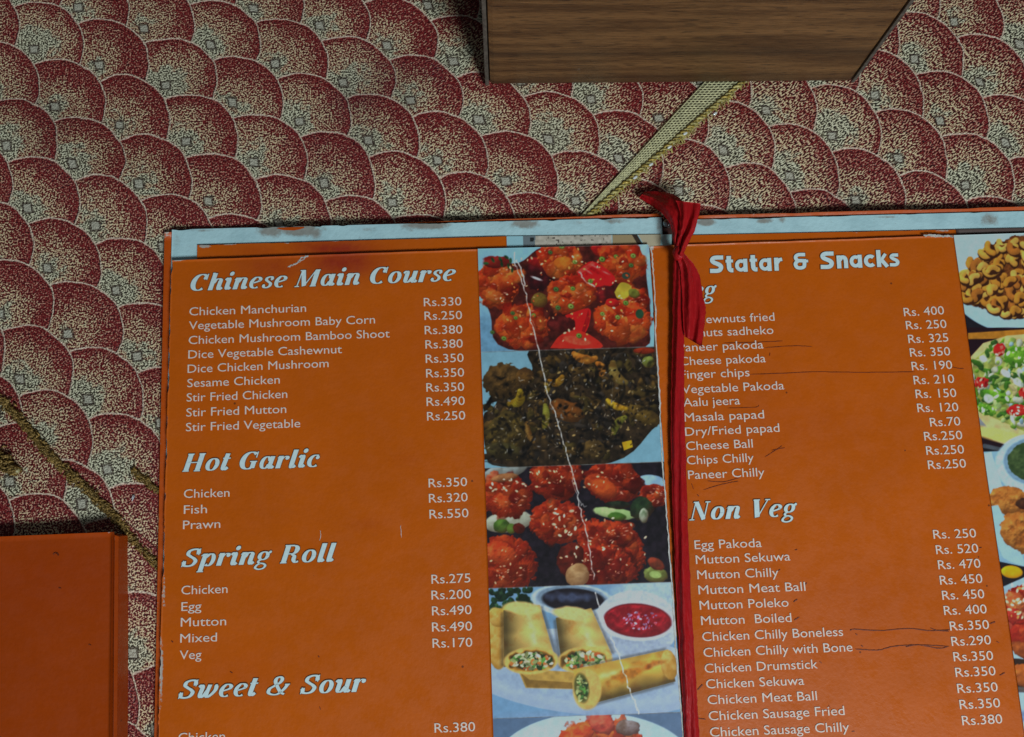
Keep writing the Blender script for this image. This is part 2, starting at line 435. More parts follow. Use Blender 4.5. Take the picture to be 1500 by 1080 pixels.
# ------------------------------------------------------------------ seam lace, cord and beads (sewn to the cloth)
M_LACE = simple('pale_gold_lace_thread', (.62, .58, .33), .5, .3, 700, spec=.6)
M_LACEB = simple('lace_backing_net', (.10, .08, .045), .8, .3, 900)
M_CORD = simple('mustard_metallic_cord', (.40, .28, .05), .42, .5, 600, metal=.25, spec=.7)
M_BEAD = simple('pearly_bead', (.72, .74, .72), .15, .05, 100, coat=.6)
L0, L1 = np.array((1034., 118.)), np.array((858., 309.)); C0, C1 = np.array((1095., 117.)), np.array((878., 306.))
ext = 1.0
L0 = L0+(L0-L1)*.9; C0 = C0+(C0-C1)*.9
L1 = L1+(L1-L0)*.06; C1 = C1+(C1-C0)*.06
def lz(P, dz):
    w = pixa(P, 0.); w[:, 2] = cloth_z(w[:, 0], w[:, 1])+dz; return w
nL, nW = 120, 12
V = lz(np.array([(L0+(L1-L0)*t)*(1-s)+(C0+(C1-C0)*t)*s for t in np.linspace(0, 1, nL) for s in np.linspace(0, 1, nW)]), .0007)
obj('lace_band', V, gridfaces(nW, nL), M_LACEB, cloth)
mb = MB()
for s in np.linspace(0, 1, 10):
    P = np.array([(L0+(L1-L0)*t)*(1-s)+(C0+(C1-C0)*t)*s for t in np.linspace(0, 1, 160)])
    w = lz(P, .0011); w[:, 2] += .00015*np.sin(np.arange(160)*math.pi*.97+s*40); tube(w, .00030, 4, mb)
for t in np.linspace(0, 1, 105):
    a = (L0+(L1-L0)*t); b_ = (C0+(C1-C0)*t)
    P = np.array([a+(b_-a)*s for s in np.linspace(0, 1, 7)]); tube(lz(P, .00115), .00028, 4, mb)
mb.build('lace_mesh', M_LACE, cloth)
for ph, mm in ((0, M_CORD), (math.pi, simple('yellow_cord_strand', (.46, .38, .12), .5, .5, 500, spec=.6))):
    nn = 420; t = np.linspace(0, 1, nn)
    P = C0+(C1-C0)*t[:, None]+np.array([-3, -1.])
    w = lz(P, .0017); d = (w[-1]-w[0]); d /= np.linalg.norm(d); nrm = np.array([-d[1], d[0], 0])
    an = t*260+ph+1.2*np.sin(t*31)
    w = w+nrm*(.0008*np.cos(an))[:, None]; w[:, 2] += .0006*np.sin(an)
    tube(w, .0005+.00016*np.sin(t*90+ph), 7, (q := MB())); q.build('gold_cord', mm, cloth)
mb = MB()
for k in range(330):                            # loose fringe fibres on the outer side
    t = random.random(); a = C0+(C1-C0)*t+np.array([-1, 1.])
    L = random.uniform(3, 10); an = math.radians(random.gauss(50, 35))
    b_ = a+np.array([math.cos(an), math.sin(an)])*L; m_ = (a+b_)/2+np.array([random.uniform(-2, 2), random.uniform(-2, 2)])
    tube(lz(np.array([a, m_, b_]), [.0014, .0016, .0008]), .00016, 4, mb)
mb.build('cord_fringe', simple('fringe_fibre', (.50, .42, .13), .6, .3, 300), cloth)
import bmesh
def ellipsoid(c, r, rot=0, seg=14):
    bm = bmesh.new(); bmesh.ops.create_uvsphere(bm, u_segments=seg, v_segments=seg//2+2, radius=1)
    ca, sa = math.cos(rot), math.sin(rot); V = []
    bm.verts.index_update()
    for v in bm.verts:
        x, y, z = v.co.x*r[0], v.co.y*r[1], v.co.z*r[2]; V.append((c[0]+x*ca-y*sa, c[1]+x*sa+y*ca, c[2]+z))
    Fc = [[v.index for v in f.verts] for f in bm.faces]; bm.free(); return V, Fc
for bx_, by_ in ((1047, 167), (1003, 197), (980, 217), (953, 242), (930, 261)):
    c = lz(np.array([(bx_, by_)]), .0022)[0]
    V, Fc = ellipsoid(c, (.0013, .0007, .0006), math.radians(32)); obj('bead', V, Fc, M_BEAD, cloth)
# lower-left embroidered braid and knot
M_BRAID = simple('old_gold_braid_thread', (.27, .165, .045), .45, .65, 700, metal=.35)
def braid(path, width, count, name, lift=.001, dirspread=30, L=(5, 10)):
    P = smoothcurve(path, 10); seg = np.linalg.norm(np.diff(P, axis=0), axis=1); cum = np.r_[0, np.cumsum(seg)]/seg.sum()
    mb = MB()
    for k in range(count):
        t = random.random(); a = np.array([np.interp(t, cum, P[:, 0]), np.interp(t, cum, P[:, 1])])
        t2 = min(1, t+.02); d = np.array([np.interp(t2, cum, P[:, 0]), np.interp(t2, cum, P[:, 1])])-a
        an = math.atan2(d[1], d[0]) if np.abs(d).sum() > 0 else .8; wd = np.interp(t, np.linspace(0, 1, len(width)), width)
        off = random.gauss(0, wd*.33); a = a+off*np.array([-math.sin(an), math.cos(an)])
        an2 = an+random.choice((-1, 1))*math.radians(random.gauss(28, dirspread)); l = random.uniform(*L)
        v = np.array([math.cos(an2), math.sin(an2)])*l; k_ = np.array([-v[1], v[0]])*random.uniform(-.35, .35)
        hz = lift*random.uniform(.5, 1.3)
        w = lz(np.array([a-v/2, a+k_*.6, a+v/2]), [hz*.6, hz*1.3, hz*.5])
        tube(w, random.uniform(.00016, .00042), 4, mb)
    return mb.build(name, M_BRAID, cloth)
braid([(-30, 570), (8, 592), (34, 620), (62, 650), (92, 682), (122, 708), (150, 736), (176, 762), (200, 795), (232, 830)], [9, 10, 9, 10, 9, 8, 7], 1000, 'gold_braid')
braid([(-30, 665), (0, 672), (16, 684), (34, 690)], [26, 26, 18, 8], 420, 'gold_braid', .0022)
braid([(196, 688), (212, 702), (232, 720)], [7, 8, 6], 130, 'gold_braid')
c = lz(np.array([(31, 690)]), .002)[0]; V, Fc = ellipsoid(c, (.0018, .0014, .0012)); obj('bead', V, Fc, simple('tarnished_bead', (.38, .33, .16), .35), cloth)
# white lint flecks on the cloth
mb = MB()
for (x, y, a, l) in ((197, 730, -65, 9), (196, 728, -70, 6)):
    v = np.array([math.cos(math.radians(a)), math.sin(math.radians(a))])*l
    tube(lz(np.array([(x, y)-v/2, (x, y)+v/2]), .0006), .00022, 5, mb)
mb.build('loose_thread', simple('white_thread', (.6, .6, .62), .6), cloth)

# ------------------------------------------------------------------ wooden box
def wood_material():
    m, nt, b = mat('walnut_laminate'); co = coord(nt)
    mp = nd(nt, 'ShaderNodeMapping'); mp.inputs['Scale'].default_value = (1.0, 1, 22); nt.links.new(co, mp.inputs['Vector'])
    warpn = noise(nt, 9, 3, .5, mp.outputs[0])
    mp2 = nd(nt, 'ShaderNodeMapping'); mp2.inputs['Scale'].default_value = (26, 26, 420); nt.links.new(co, mp2.inputs['Vector'])
    fine = noise(nt, 4, 6, .7, mp2.outputs[0])
    sx = nd(nt, 'ShaderNodeSeparateXYZ'); nt.links.new(co, sx.inputs[0])
    # broad dark bands of the plank figure at fixed heights
    z = math_(nt, 'ADD', sx.outputs[2], math_(nt, 'MULTIPLY', math_(nt, 'SUBTRACT', warpn, .5), .004))
    def band(c, w): return math_(nt, 'MAXIMUM', math_(nt, 'SUBTRACT', 1, math_(nt, 'DIVIDE', math_(nt, 'ABSOLUTE', math_(nt, 'SUBTRACT', z, c)), w)), 0)
    bands = math_(nt, 'ADD', band(.0275, .0045), math_(nt, 'ADD', math_(nt, 'MULTIPLY', band(.004, .009), .75), math_(nt, 'MULTIPLY', band(.074, .009), .8)), clamp=True)
    f = math_(nt, 'ADD', math_(nt, 'MULTIPLY', fine, .9), math_(nt, 'MULTIPLY', sstep(nt, warpn, .3, .7), .35))
    c = mixc(nt, sstep(nt, f, .35, .95), (.085, .036, .012), (.27, .130, .046))
    c = mixc(nt, math_(nt, 'MULTIPLY', bands, .72), c, (.045, .022, .010))
    mp3 = nd(nt, 'ShaderNodeMapping'); mp3.inputs['Scale'].default_value = (110, 110, 1500); nt.links.new(co, mp3.inputs['Vector'])
    c = mixc(nt, math_(nt, 'MULTIPLY', sstep(nt, noise(nt, 1, 2, .5, mp3.outputs[0]), .56, .66), .7), c, (.035, .016, .008))
    d = sstep(nt, noise(nt, 120, 5, .7, co), .66, .74)
    c = mixc(nt, math_(nt, 'MULTIPLY', d, .30), c, (.30, .32, .30))
    nt.links.new(c, b.inputs['Base Color']); b.inputs['Roughness'].default_value = .42
    bump(nt, b, fine, .0004)
    return m
M_WOOD = wood_material()
bl = pix(712, 126); br = pix(1250, 121)
bw = br[0]-bl[0]; by0 = (bl[1]+br[1])/2
rot = math.atan2(br[1]-bl[1], br[0]-bl[0])
box = empty('wooden_box', ((bl[0]+br[0])/2, by0, 0)); box.rotation_euler[2] = rot
tag(box, 'dark walnut grain box with straight sides standing at the top edge of the picture', 'box')
def bpart(name, x0, x1, y0, y1, z0, z1, bev=.0012, m=M_WOOD):
    V, Fc = boxmesh(x0, x1, y0, y1, z0, z1, bev)
    V = [(x-(.03+.06*(x+hw)/(2*hw))*z, y, z) for x, y, z in V]
    me = bpy.data.meshes.new(name); me.from_pydata(V, [], Fc); me.materials.append(m); me.update()
    o = bpy.data.objects.new(name, me); COL.objects.link(o); o.parent = box; return o
hw = bw/2
bpart('front_panel', -hw+.0015, hw-.0015, 0, .009, .0004, .105, .0025)
bpart('side_panel', -hw, -hw+.009, .0092, .11, .0004, .104)
bpart('side_panel', hw-.009, hw, .0092, .11, .0004, .104)
bpart('back_panel', -hw+.0092, hw-.0092, .101, .109, .0004, .103)
bpart('bottom_panel', -hw+.0092, hw-.0092, .0092, .1008, .001, .006)
M_BAND = simple('grey_edge_banding', (.10, .085, .07), .5, .4, 300)
bpart('edge_banding', -hw-.0004, -hw+.0014, -.0003, .0090, .0006, .1045, .0004, M_BAND)
bpart('edge_banding', hw-.0014, hw+.0004, -.0003, .0090, .0006, .1045, .0004, M_BAND)

# ------------------------------------------------------------------ page builder
VP = np.array([400., -6860.])
def upv(x, y):
    d = VP-np.array([x, y]); return d/np.linalg.norm(d)
def slab(name, quad, surf, thick, mat_, parent, nx=60, ny=80, jit=None, stains=(), rubs=(), vcol=None, er=.56, tp=1.0):
    """sheet with thickness; quad = TL,TR,BR,BL as seen; surf = height function"""
    TL, TR, BR, BL = [np.array(q, float) for q in quad]
    zz = surf if callable(surf) else (lambda x, y: surf+0*np.asarray(x))
    c = np.array([pixa([q], float(np.mean(zz(np.zeros(1), np.zeros(1)))))[0][:2] for q in (TL, TR, BR, BL)])
    s, t = np.meshgrid(np.linspace(0, 1, nx), np.linspace(0, 1, ny)**tp)
    s, t = s.ravel()[:, None], t.ravel()[:, None]
    P = (c[0]*(1-s)+c[1]*s)*(1-t)+(c[3]*(1-s)+c[2]*s)*t
    if jit:
        sr = s.ravel(); tr = t.ravel()
        for side, amp, sc, sd in jit:
            if side == 'T': m_ = tr == 0; P[m_, 1] -= amp*np.clip(vnoise(P[m_, 0], P[m_, 0]*0, sc, sd)+.3*vnoise(P[m_, 0], 0*P[m_, 0]+1, sc/4, sd+1), 0, 1)
            if side == 'R': m_ = sr == 1; P[m_, 0] -= amp*np.clip(vnoise(P[m_, 1], P[m_, 1]*0, sc, sd)+.5*vnoise(P[m_, 1], 0*P[m_, 1]+1, sc/5, sd+1), 0, 1)
            if side == 'L': m_ = sr == 0; P[m_, 0] += amp*np.clip(vnoise(P[m_, 1], P[m_, 1]*0, sc, sd)+.5*vnoise(P[m_, 1], 0*P[m_, 1]+1, sc/5, sd+1), 0, 1)
    z = zz(P[:, 0], P[:, 1]); V = np.column_stack([P, z])
    px_ = proj(V)
    st = np.zeros(len(V)); rb = np.zeros(len(V))
    for (x, y, rx, ry, a) in stains: st = np.maximum(st, a*np.exp(-((px_[:, 0]-x)/rx)**2-((px_[:, 1]-y)/ry)**2))
    for (x, y, rx, ry, a) in rubs: rb = np.maximum(rb, a*np.exp(-((px_[:, 0]-x)/rx)**2-((px_[:, 1]-y)/ry)**2))
    ed = np.minimum(np.minimum(s, 1-s).ravel()*np.linalg.norm(c[1]-c[0]), np.minimum(t, 1-t).ravel()*np.linalg.norm(c[3]-c[0]))
    rb = np.maximum(rb, er*np.exp(-ed/.0005))
    Fg = gridfaces(nx, ny, True)
    ring = list(range(nx))+[nx*k+nx-1 for k in range(1, ny)]+[nx*(ny-1)+k for k in range(nx-2, -1, -1)]+[nx*k for k in range(ny-2, 0, -1)]
    low = V[ring].copy(); low[:, 2] -= thick
    n0 = len(V); V2 = np.vstack([V, low]); m_ = len(ring)
    Fs = [[ring[k], n0+k, n0+(k+1) % m_, ring[(k+1) % m_]] for k in range(m_)]
    at = {'stain': np.r_[st, st[ring]], 'rub': np.r_[rb, rb[ring]]}
    if vcol is not None:
        cc = vcol(px_); at = {'Col': np.vstack([cc, cc[ring]])}
    o = obj(name, V2, [list(f) for f in Fg]+Fs, mat_, parent, attrs=at)
    # sharp border
    me = o.data
    fl = [True]*len(Fg)+[False]*len(Fs); me.polygons.foreach_set('use_smooth', fl)
    return o

# ------------------------------------------------------------------ lettering
FREF = {}
text_jobs = []
def text_line(s, p0, p1, cap, surf, parent, name, lift=.00022, bold=0):
    cu = bpy.data.curves.new(name, 'FONT'); cu.body = s; cu.size = 1; cu.resolution_u = 3; cu.offset = 0
    o = bpy.data.objects.new('tmp', cu); COL.objects.link(o); text_jobs.append((o, p0, p1, cap, surf, parent, name, lift, s))
def flush_text():
    cu = bpy.data.curves.new('H', 'FONT'); cu.body = 'H'; cu.size = 1
    ho = bpy.data.objects.new('tmpH', cu); COL.objects.link(ho)
    bpy.context.view_layer.update(); dg = bpy.context.evaluated_depsgraph_get()
    hm = bpy.data.meshes.new_from_object(ho.evaluated_get(dg)); caph = max(v.co.y for v in hm.vertices)
    bpy.data.objects.remove(ho)
    for (o, p0, p1, cap, surf, parent, name, lift, s) in text_jobs:
        me = bpy.data.meshes.new_from_object(o.evaluated_get(dg))
        co = np.zeros(len(me.vertices)*3); me.vertices.foreach_get('co', co); co = co.reshape(-1, 3)
        x0, x1 = co[:, 0].min(), co[:, 0].max(); uu = (co[:, 0]-x0)/(x1-x0); vv = co[:, 1]/caph
        polys = [list(p.vertices) for p in me.polygons]
        P = place(uu, vv, p0, p1, cap)
        w = on(P, surf); w[:, 2] += lift
        t = obj(name, w, polys, M_TEXT, parent, smooth=False)
        bpy.data.objects.remove(o)
def place(uu, vv, p0, p1, cap):
    p0 = np.array(p0, float); p1 = np.array(p1, float)
    B = p0+(p1-p0)*uu[:, None]; d = VP-B; d /= np.linalg.norm(d, axis=1)[:, None]
    return B+d*(vv*cap)[:, None]

# pen-drawn fat-face italic: strokes swell when they run vertically
def ell(cx, cy, rx, ry, a0, a1, k=26): 
    a = np.radians(np.linspace(a0, a1, k)); return np.stack([cx+rx*np.cos(a), cy+ry*np.sin(a)], 1)
X = .70
def GL():
    g = {}
    st, ha = .27, .055
    S_ = lambda pts, w=st, hh=ha: ('s', np.array(pts, float), w, hh)
    def serif(x, y, l=.16, r=.16): return ('s', np.array([(x-l, y), (x+r, y)]), ha, ha*1.1)
    D = lambda x, y, r=.13: ('d', (x, y), r)
    g['C'] = ([S_(ell(.50, .5, .36, .475, 48, 308), .30), D(.70, .76, .10), S_([(.80, .64), (.80, 1.0)], .06)], .92)
    g['G'] = ([S_(ell(.50, .5, .36, .475, 48, 300), .30), S_([(.80, .66), (.80, 1.0)], .06), S_([(.74, .06), (.74, .44)], .27), serif(.74, .44, .2, .16)], .98)
    g['H'] = ([S_([(.2, .02), (.2, .98)], .28), S_([(.78, .02), (.78, .98)], .28), serif(.2, .02), serif(.2, .98), serif(.78, .02), serif(.78, .98), S_([(.2, .5), (.78, .5)], ha)], 1.05)
    g['M'] = ([S_([(.13, .02), (.17, .98)], .06, .06), S_([(.22, .98), (.50, .04)], .26), S_([(.50, .04), (.90, .98)], .06, .06), S_([(.98, .02), (.98, .98)], .29), serif(.13, .02, .12, .12), serif(.98, .02), serif(.98, .98, .1, .15), serif(.2, .98, .14, .1)], 1.24)
    g['S'] = ([S_([(.74, .70), (.66, .93), (.44, .965), (.24, .87), (.22, .70), (.38, .57), (.58, .45), (.70, .30), (.62, .11), (.42, .035), (.2, .08), (.12, .30)], .22, .085), S_([(.76, .64), (.76, 1.0)], .055), S_([(.10, .0), (.10, .34)], .055)], .86)
    g['R'] = ([S_([(.22, .02), (.22, .98)], .28), serif(.22, .02), serif(.22, .98, .16, .3), S_(np.vstack([[(.3, .96)], ell(.50, .735, .22, .225, 88, -88, 16), [(.3, .51)]]), .27), S_([(.50, .49), (.66, .38), (.70, .16), (.82, .03), (.95, .08)], .24)], 1.0)
    g['N'] = ([S_([(.14, .02), (.14, .98)], .06, .06), S_([(.18, .98), (.76, .03)], .28), S_([(.78, .02), (.78, .98)], .06, .06), serif(.14, .02, .13, .13), serif(.78, .98, .13, .13), serif(.16, .98, .13, .1)], 1.0)
    g['V'] = ([S_([(.20, .98), (.44, .03)], .29), S_([(.46, .03), (.80, .98)], .06, .06), serif(.2, .98, .15, .17), serif(.8, .98, .14, .12)], .92)
    g['&'] = ([S_([(.98, .56), (.86, .30), (.62, .05), (.36, .03), (.14, .14), (.14, .34), (.34, .50), (.56, .66), (.62, .84), (.50, .965), (.34, .9), (.32, .72), (.50, .44), (.74, .14), (.94, .03)], .20, .07), S_([(.84, .56), (1.08, .56)], ha)], 1.16)
    g['h'] = ([S_([(.18, .0), (.18, 1.02)], st), serif(.16, 1.02, .12, .02), S_([(.24, .44), (.34, .62), (.48, X-.03), (.58, .60), (.59, .45), (.59, .14), (.66, .03), (.78, .14)], .25)], .78)
    g['n'] = ([S_([(.18, .0), (.18, X)], st), S_([(.02, X-.12), (.12, X-.02)], ha), S_([(.24, .44), (.34, .62), (.48, X-.03), (.58, .60), (.59, .45), (.59, .14), (.66, .03), (.78, .14)], .25)], .78)
    g['u'] = ([S_([(.02, X-.14), (.12, X-.02), (.19, X-.12), (.19, .16), (.28, .03), (.42, .10), (.54, .3)], .25), S_([(.60, X), (.60, .12), (.68, .03), (.78, .14)], .26)], .78)
    g['i'] = ([S_([(.02, X-.14), (.12, X-.02), (.19, X-.10), (.19, .14), (.27, .03), (.38, .14)], .26), D(.24, .95, .125)], .40)
    g['l'] = ([S_([(.06, .98), (.17, 1.02)], ha), S_([(.18, 1.03), (.18, .14), (.26, .03), (.37, .14)], .27)], .39)
    g['t'] = ([S_([(.20, .95), (.18, .6), (.17, .14), (.27, .03), (.40, .16)], .26), S_([(.02, X-.02), (.40, X-.02)], .07, .07)], .42)
    g['r'] = ([S_([(.18, .0), (.18, X)], st), S_([(.02, X-.12), (.12, X-.02)], ha), S_([(.25, .42), (.34, .62), (.44, X-.03), (.52, X-.05)], ha), D(.52, X-.12, .11)], .60)
    g['o'] = ([S_(ell(.36, X/2, .235, X/2-.025, 0, 362, 40), .24)], .72)
    g['e'] = ([S_(np.vstack([[(.20, .33), (.42, .40)], ell(.37, .48, .20, .20, 0, 120, 10), ell(.38, X/2, .25, X/2-.03, 125, 305, 22)]), .23)], .66)
    g['c'] = ([S_(ell(.38, X/2, .26, X/2-.025, 60, 310), .24), D(.49, X-.16, .10)], .64)
    g['a'] = ([S_(ell(.32, X/2, .20, X/2-.025, 20, 340, 30), .22), S_([(.60, X), (.58, .14), (.66, .03), (.77, .14)], .25)], .78)
    g['s'] = ([S_([(.47, .50), (.42, .645), (.29, .665), (.17, .60), (.17, .48), (.30, .38), (.43, .27), (.44, .13), (.31, .03), (.16, .05), (.08, .18)], .18, .075), D(.45, .52, .065), D(.10, .16, .075)], .54)
    g['p'] = ([S_([(.18, -.30), (.18, X)], .26), serif(.18, -.30), S_([(.0, X-.12), (.1, X-.02)], ha), S_(np.vstack([[(.26, .5)], ell(.47, X/2, .19, X/2-.025, 120, -130, 24)]), .23)], .78)
    g['g'] = ([S_(ell(.34, .46, .20, .215, 0, 362, 30), .21), S_([(.26, .25), (.16, .16), (.22, .06), (.44, .02), (.58, -.10), (.50, -.25), (.28, -.29), (.10, -.2), (.16, -.04), (.30, .03)], .13, .07), D(.62, .66, .075), S_([(.5, .60), (.62, .68)], ha)], .72)
    g['w'] = ([S_([(.02, X-.12), (.12, X-.02), (.20, X-.14), (.18, .18), (.26, .03), (.40, .16), (.50, .40)], .24), S_([(.54, X), (.50, .2), (.58, .03), (.74, .16), (.88, .40), (.88, X-.08)], .22), D(.86, X-.08, .09)], 1.0)
    g[' '] = ([], .38)
    return g
def GB():                                      # heavy rounded display letters
    g = {}; w = .23
    S_ = lambda pts, w_=w: ('s', np.array(pts, float), w_, w_)
    g['S'] = ([S_([(.80, .885), (.34, .885), (.20, .76), (.28, .62), (.58, .46), (.66, .30), (.52, .125), (.06, .125)], .24)], .86)
    g['t'] = ([S_([(.24, .96), (.24, .30), (.32, .13), (.46, .115)], .24), S_([(.06, .66), (.46, .66)], .17)], .54)
    g['a'] = ([S_(np.vstack([ell(.34, .38, .215, .26, 50, 330, 26)]), .20), S_([(.58, .76), (.58, .0)], .22)], .76)
    g['r'] = ([S_([(.20, 0), (.20, .76)], .23), S_([(.24, .45), (.36, .62), (.52, .66)], .2)], .56)
    g['&'] = ([S_([(.72, .885), (.34, .885), (.20, .74), (.30, .56), (.62, .53)], .2), S_([(.30, .53), (.17, .36), (.24, .16), (.44, .11), (.62, .18), (.66, .40), (.66, .62)], .2), S_([(.50, .5), (.86, .5)], .15)], .96)
    g['n'] = ([S_([(.20, 0), (.20, .76)], .23), S_([(.24, .48), (.36, .64), (.50, .62), (.57, .46), (.57, 0)], .22)], .76)
    g['c'] = ([S_(ell(.38, .38, .24, .27, 45, 315, 26), .21)], .64)
    g['k'] = ([S_([(.20, 0), (.20, 1.0)], .23), S_([(.30, .36), (.58, .76)], .17), S_([(.34, .42), (.64, 0)], .21)], .72)
    g['s'] = ([S_([(.54, .665), (.26, .665), (.165, .57), (.25, .46), (.42, .36), (.49, .24), (.38, .105), (.06, .105)], .19)], .60)
    g[' '] = ([], .50)
    return g
GLY_I, GLY_B = GL(), GB()
def heading(s, p0, p1, cap, surf, parent, style='I', shear=.30):
    G = GLY_I if style == 'I' else GLY_B
    if style != 'I': shear = 0.04
    parts = []; x = 0
    for ch in s:
        ops, adv = G[ch]
        for op in ops: parts.append((op, x))
        x += adv+(.07 if style == 'I' else 0)
    for grow, m_, lift, nm in ((.035, M_HEADOUT, .00016, 'heading_outline'), (0, M_HEAD, .0003, 'heading')):
        V = []; Fc = []; zs = []; nst = 0
        for op, ox in parts:
            nst += 1; zo = lift+(nst % 9)*.000014
            if op[0] == 'd':
                a = np.linspace(0, 2*math.pi, 17)[:-1]; r = op[2]+grow
                pts = np.stack([op[1][0]+r*np.cos(a)*.95, op[1][1]+r*np.sin(a)], 1); k0 = len(V)
                for q in pts: V.append((q[0]+ox, q[1])); zs.append(zo)
                Fc.append(list(range(k0, k0+16)))
            else:
                P = op[1]; P = smoothcurve(P, 6) if 2 < len(P) < 16 else (P if len(P) > 2 else smoothcurve(P, 4))
                if grow: 
                    d0 = P[0]-P[1]; d1 = P[-1]-P[-2]
                    P = np.vstack([P[0]+d0/np.linalg.norm(d0)*grow, P, P[-1]+d1/np.linalg.norm(d1)*grow])
                T = np.gradient(P, axis=0); T /= np.linalg.norm(T, axis=1)[:, None]+1e-9
                wd = op[3]+((op[2]-op[3])*(.88 if style == 'I' else 1))*np.abs(T[:, 1])**1.7
                N = np.stack([-T[:, 1], T[:, 0]], 1); k0 = len(V)
                # keep the stroke heavy sideways (expansion pen)
                for q in range(len(P)):
                    hw_ = wd[q]/2+grow
                    a, b_ = P[q]+N[q]*hw_, P[q]-N[q]*hw_
                    V += [(a[0]+ox, a[1]), (b_[0]+ox, b_[1])]; zs += [zo, zo]
                Fc += [[k0+2*q, k0+2*q+1, k0+2*q+3, k0+2*q+2] for q in range(len(P)-1)]
        V = np.array(V); V[:, 0] += shear*V[:, 1]
        uu = (V[:, 0]-.08)/(x-.05)
        P = place(uu, V[:, 1], p0, p1, cap); w = on(P, surf); w[:, 2] += np.array(zs)
        obj(nm, w, Fc, m_, parent, smooth=False)
def ink(pts, width, surf, parent, m=M_PEN, name='pen_mark', lift=.0002, jig=0, n=8):
    P = smoothcurve(pts, n)
    if jig: P = P+rng.normal(0, jig, P.shape)
    T = np.gradient(P, axis=0); T /= np.linalg.norm(T, axis=1)[:, None]+1e-9; N = np.stack([-T[:, 1], T[:, 0]], 1)
    k = len(P); wd = width*(.6+.55*rng.random(k)); wd[0] *= .3; wd[-1] *= .3
    Q = np.empty((2*k, 2)); Q[0::2] = P+N*wd[:, None]/2; Q[1::2] = P-N*wd[:, None]/2
    w = on(Q, surf); w[:, 2] += lift
    return obj(name, w, [[2*q, 2*q+1, 2*q+3, 2*q+2] for q in range(k-1)], m, parent, smooth=False)

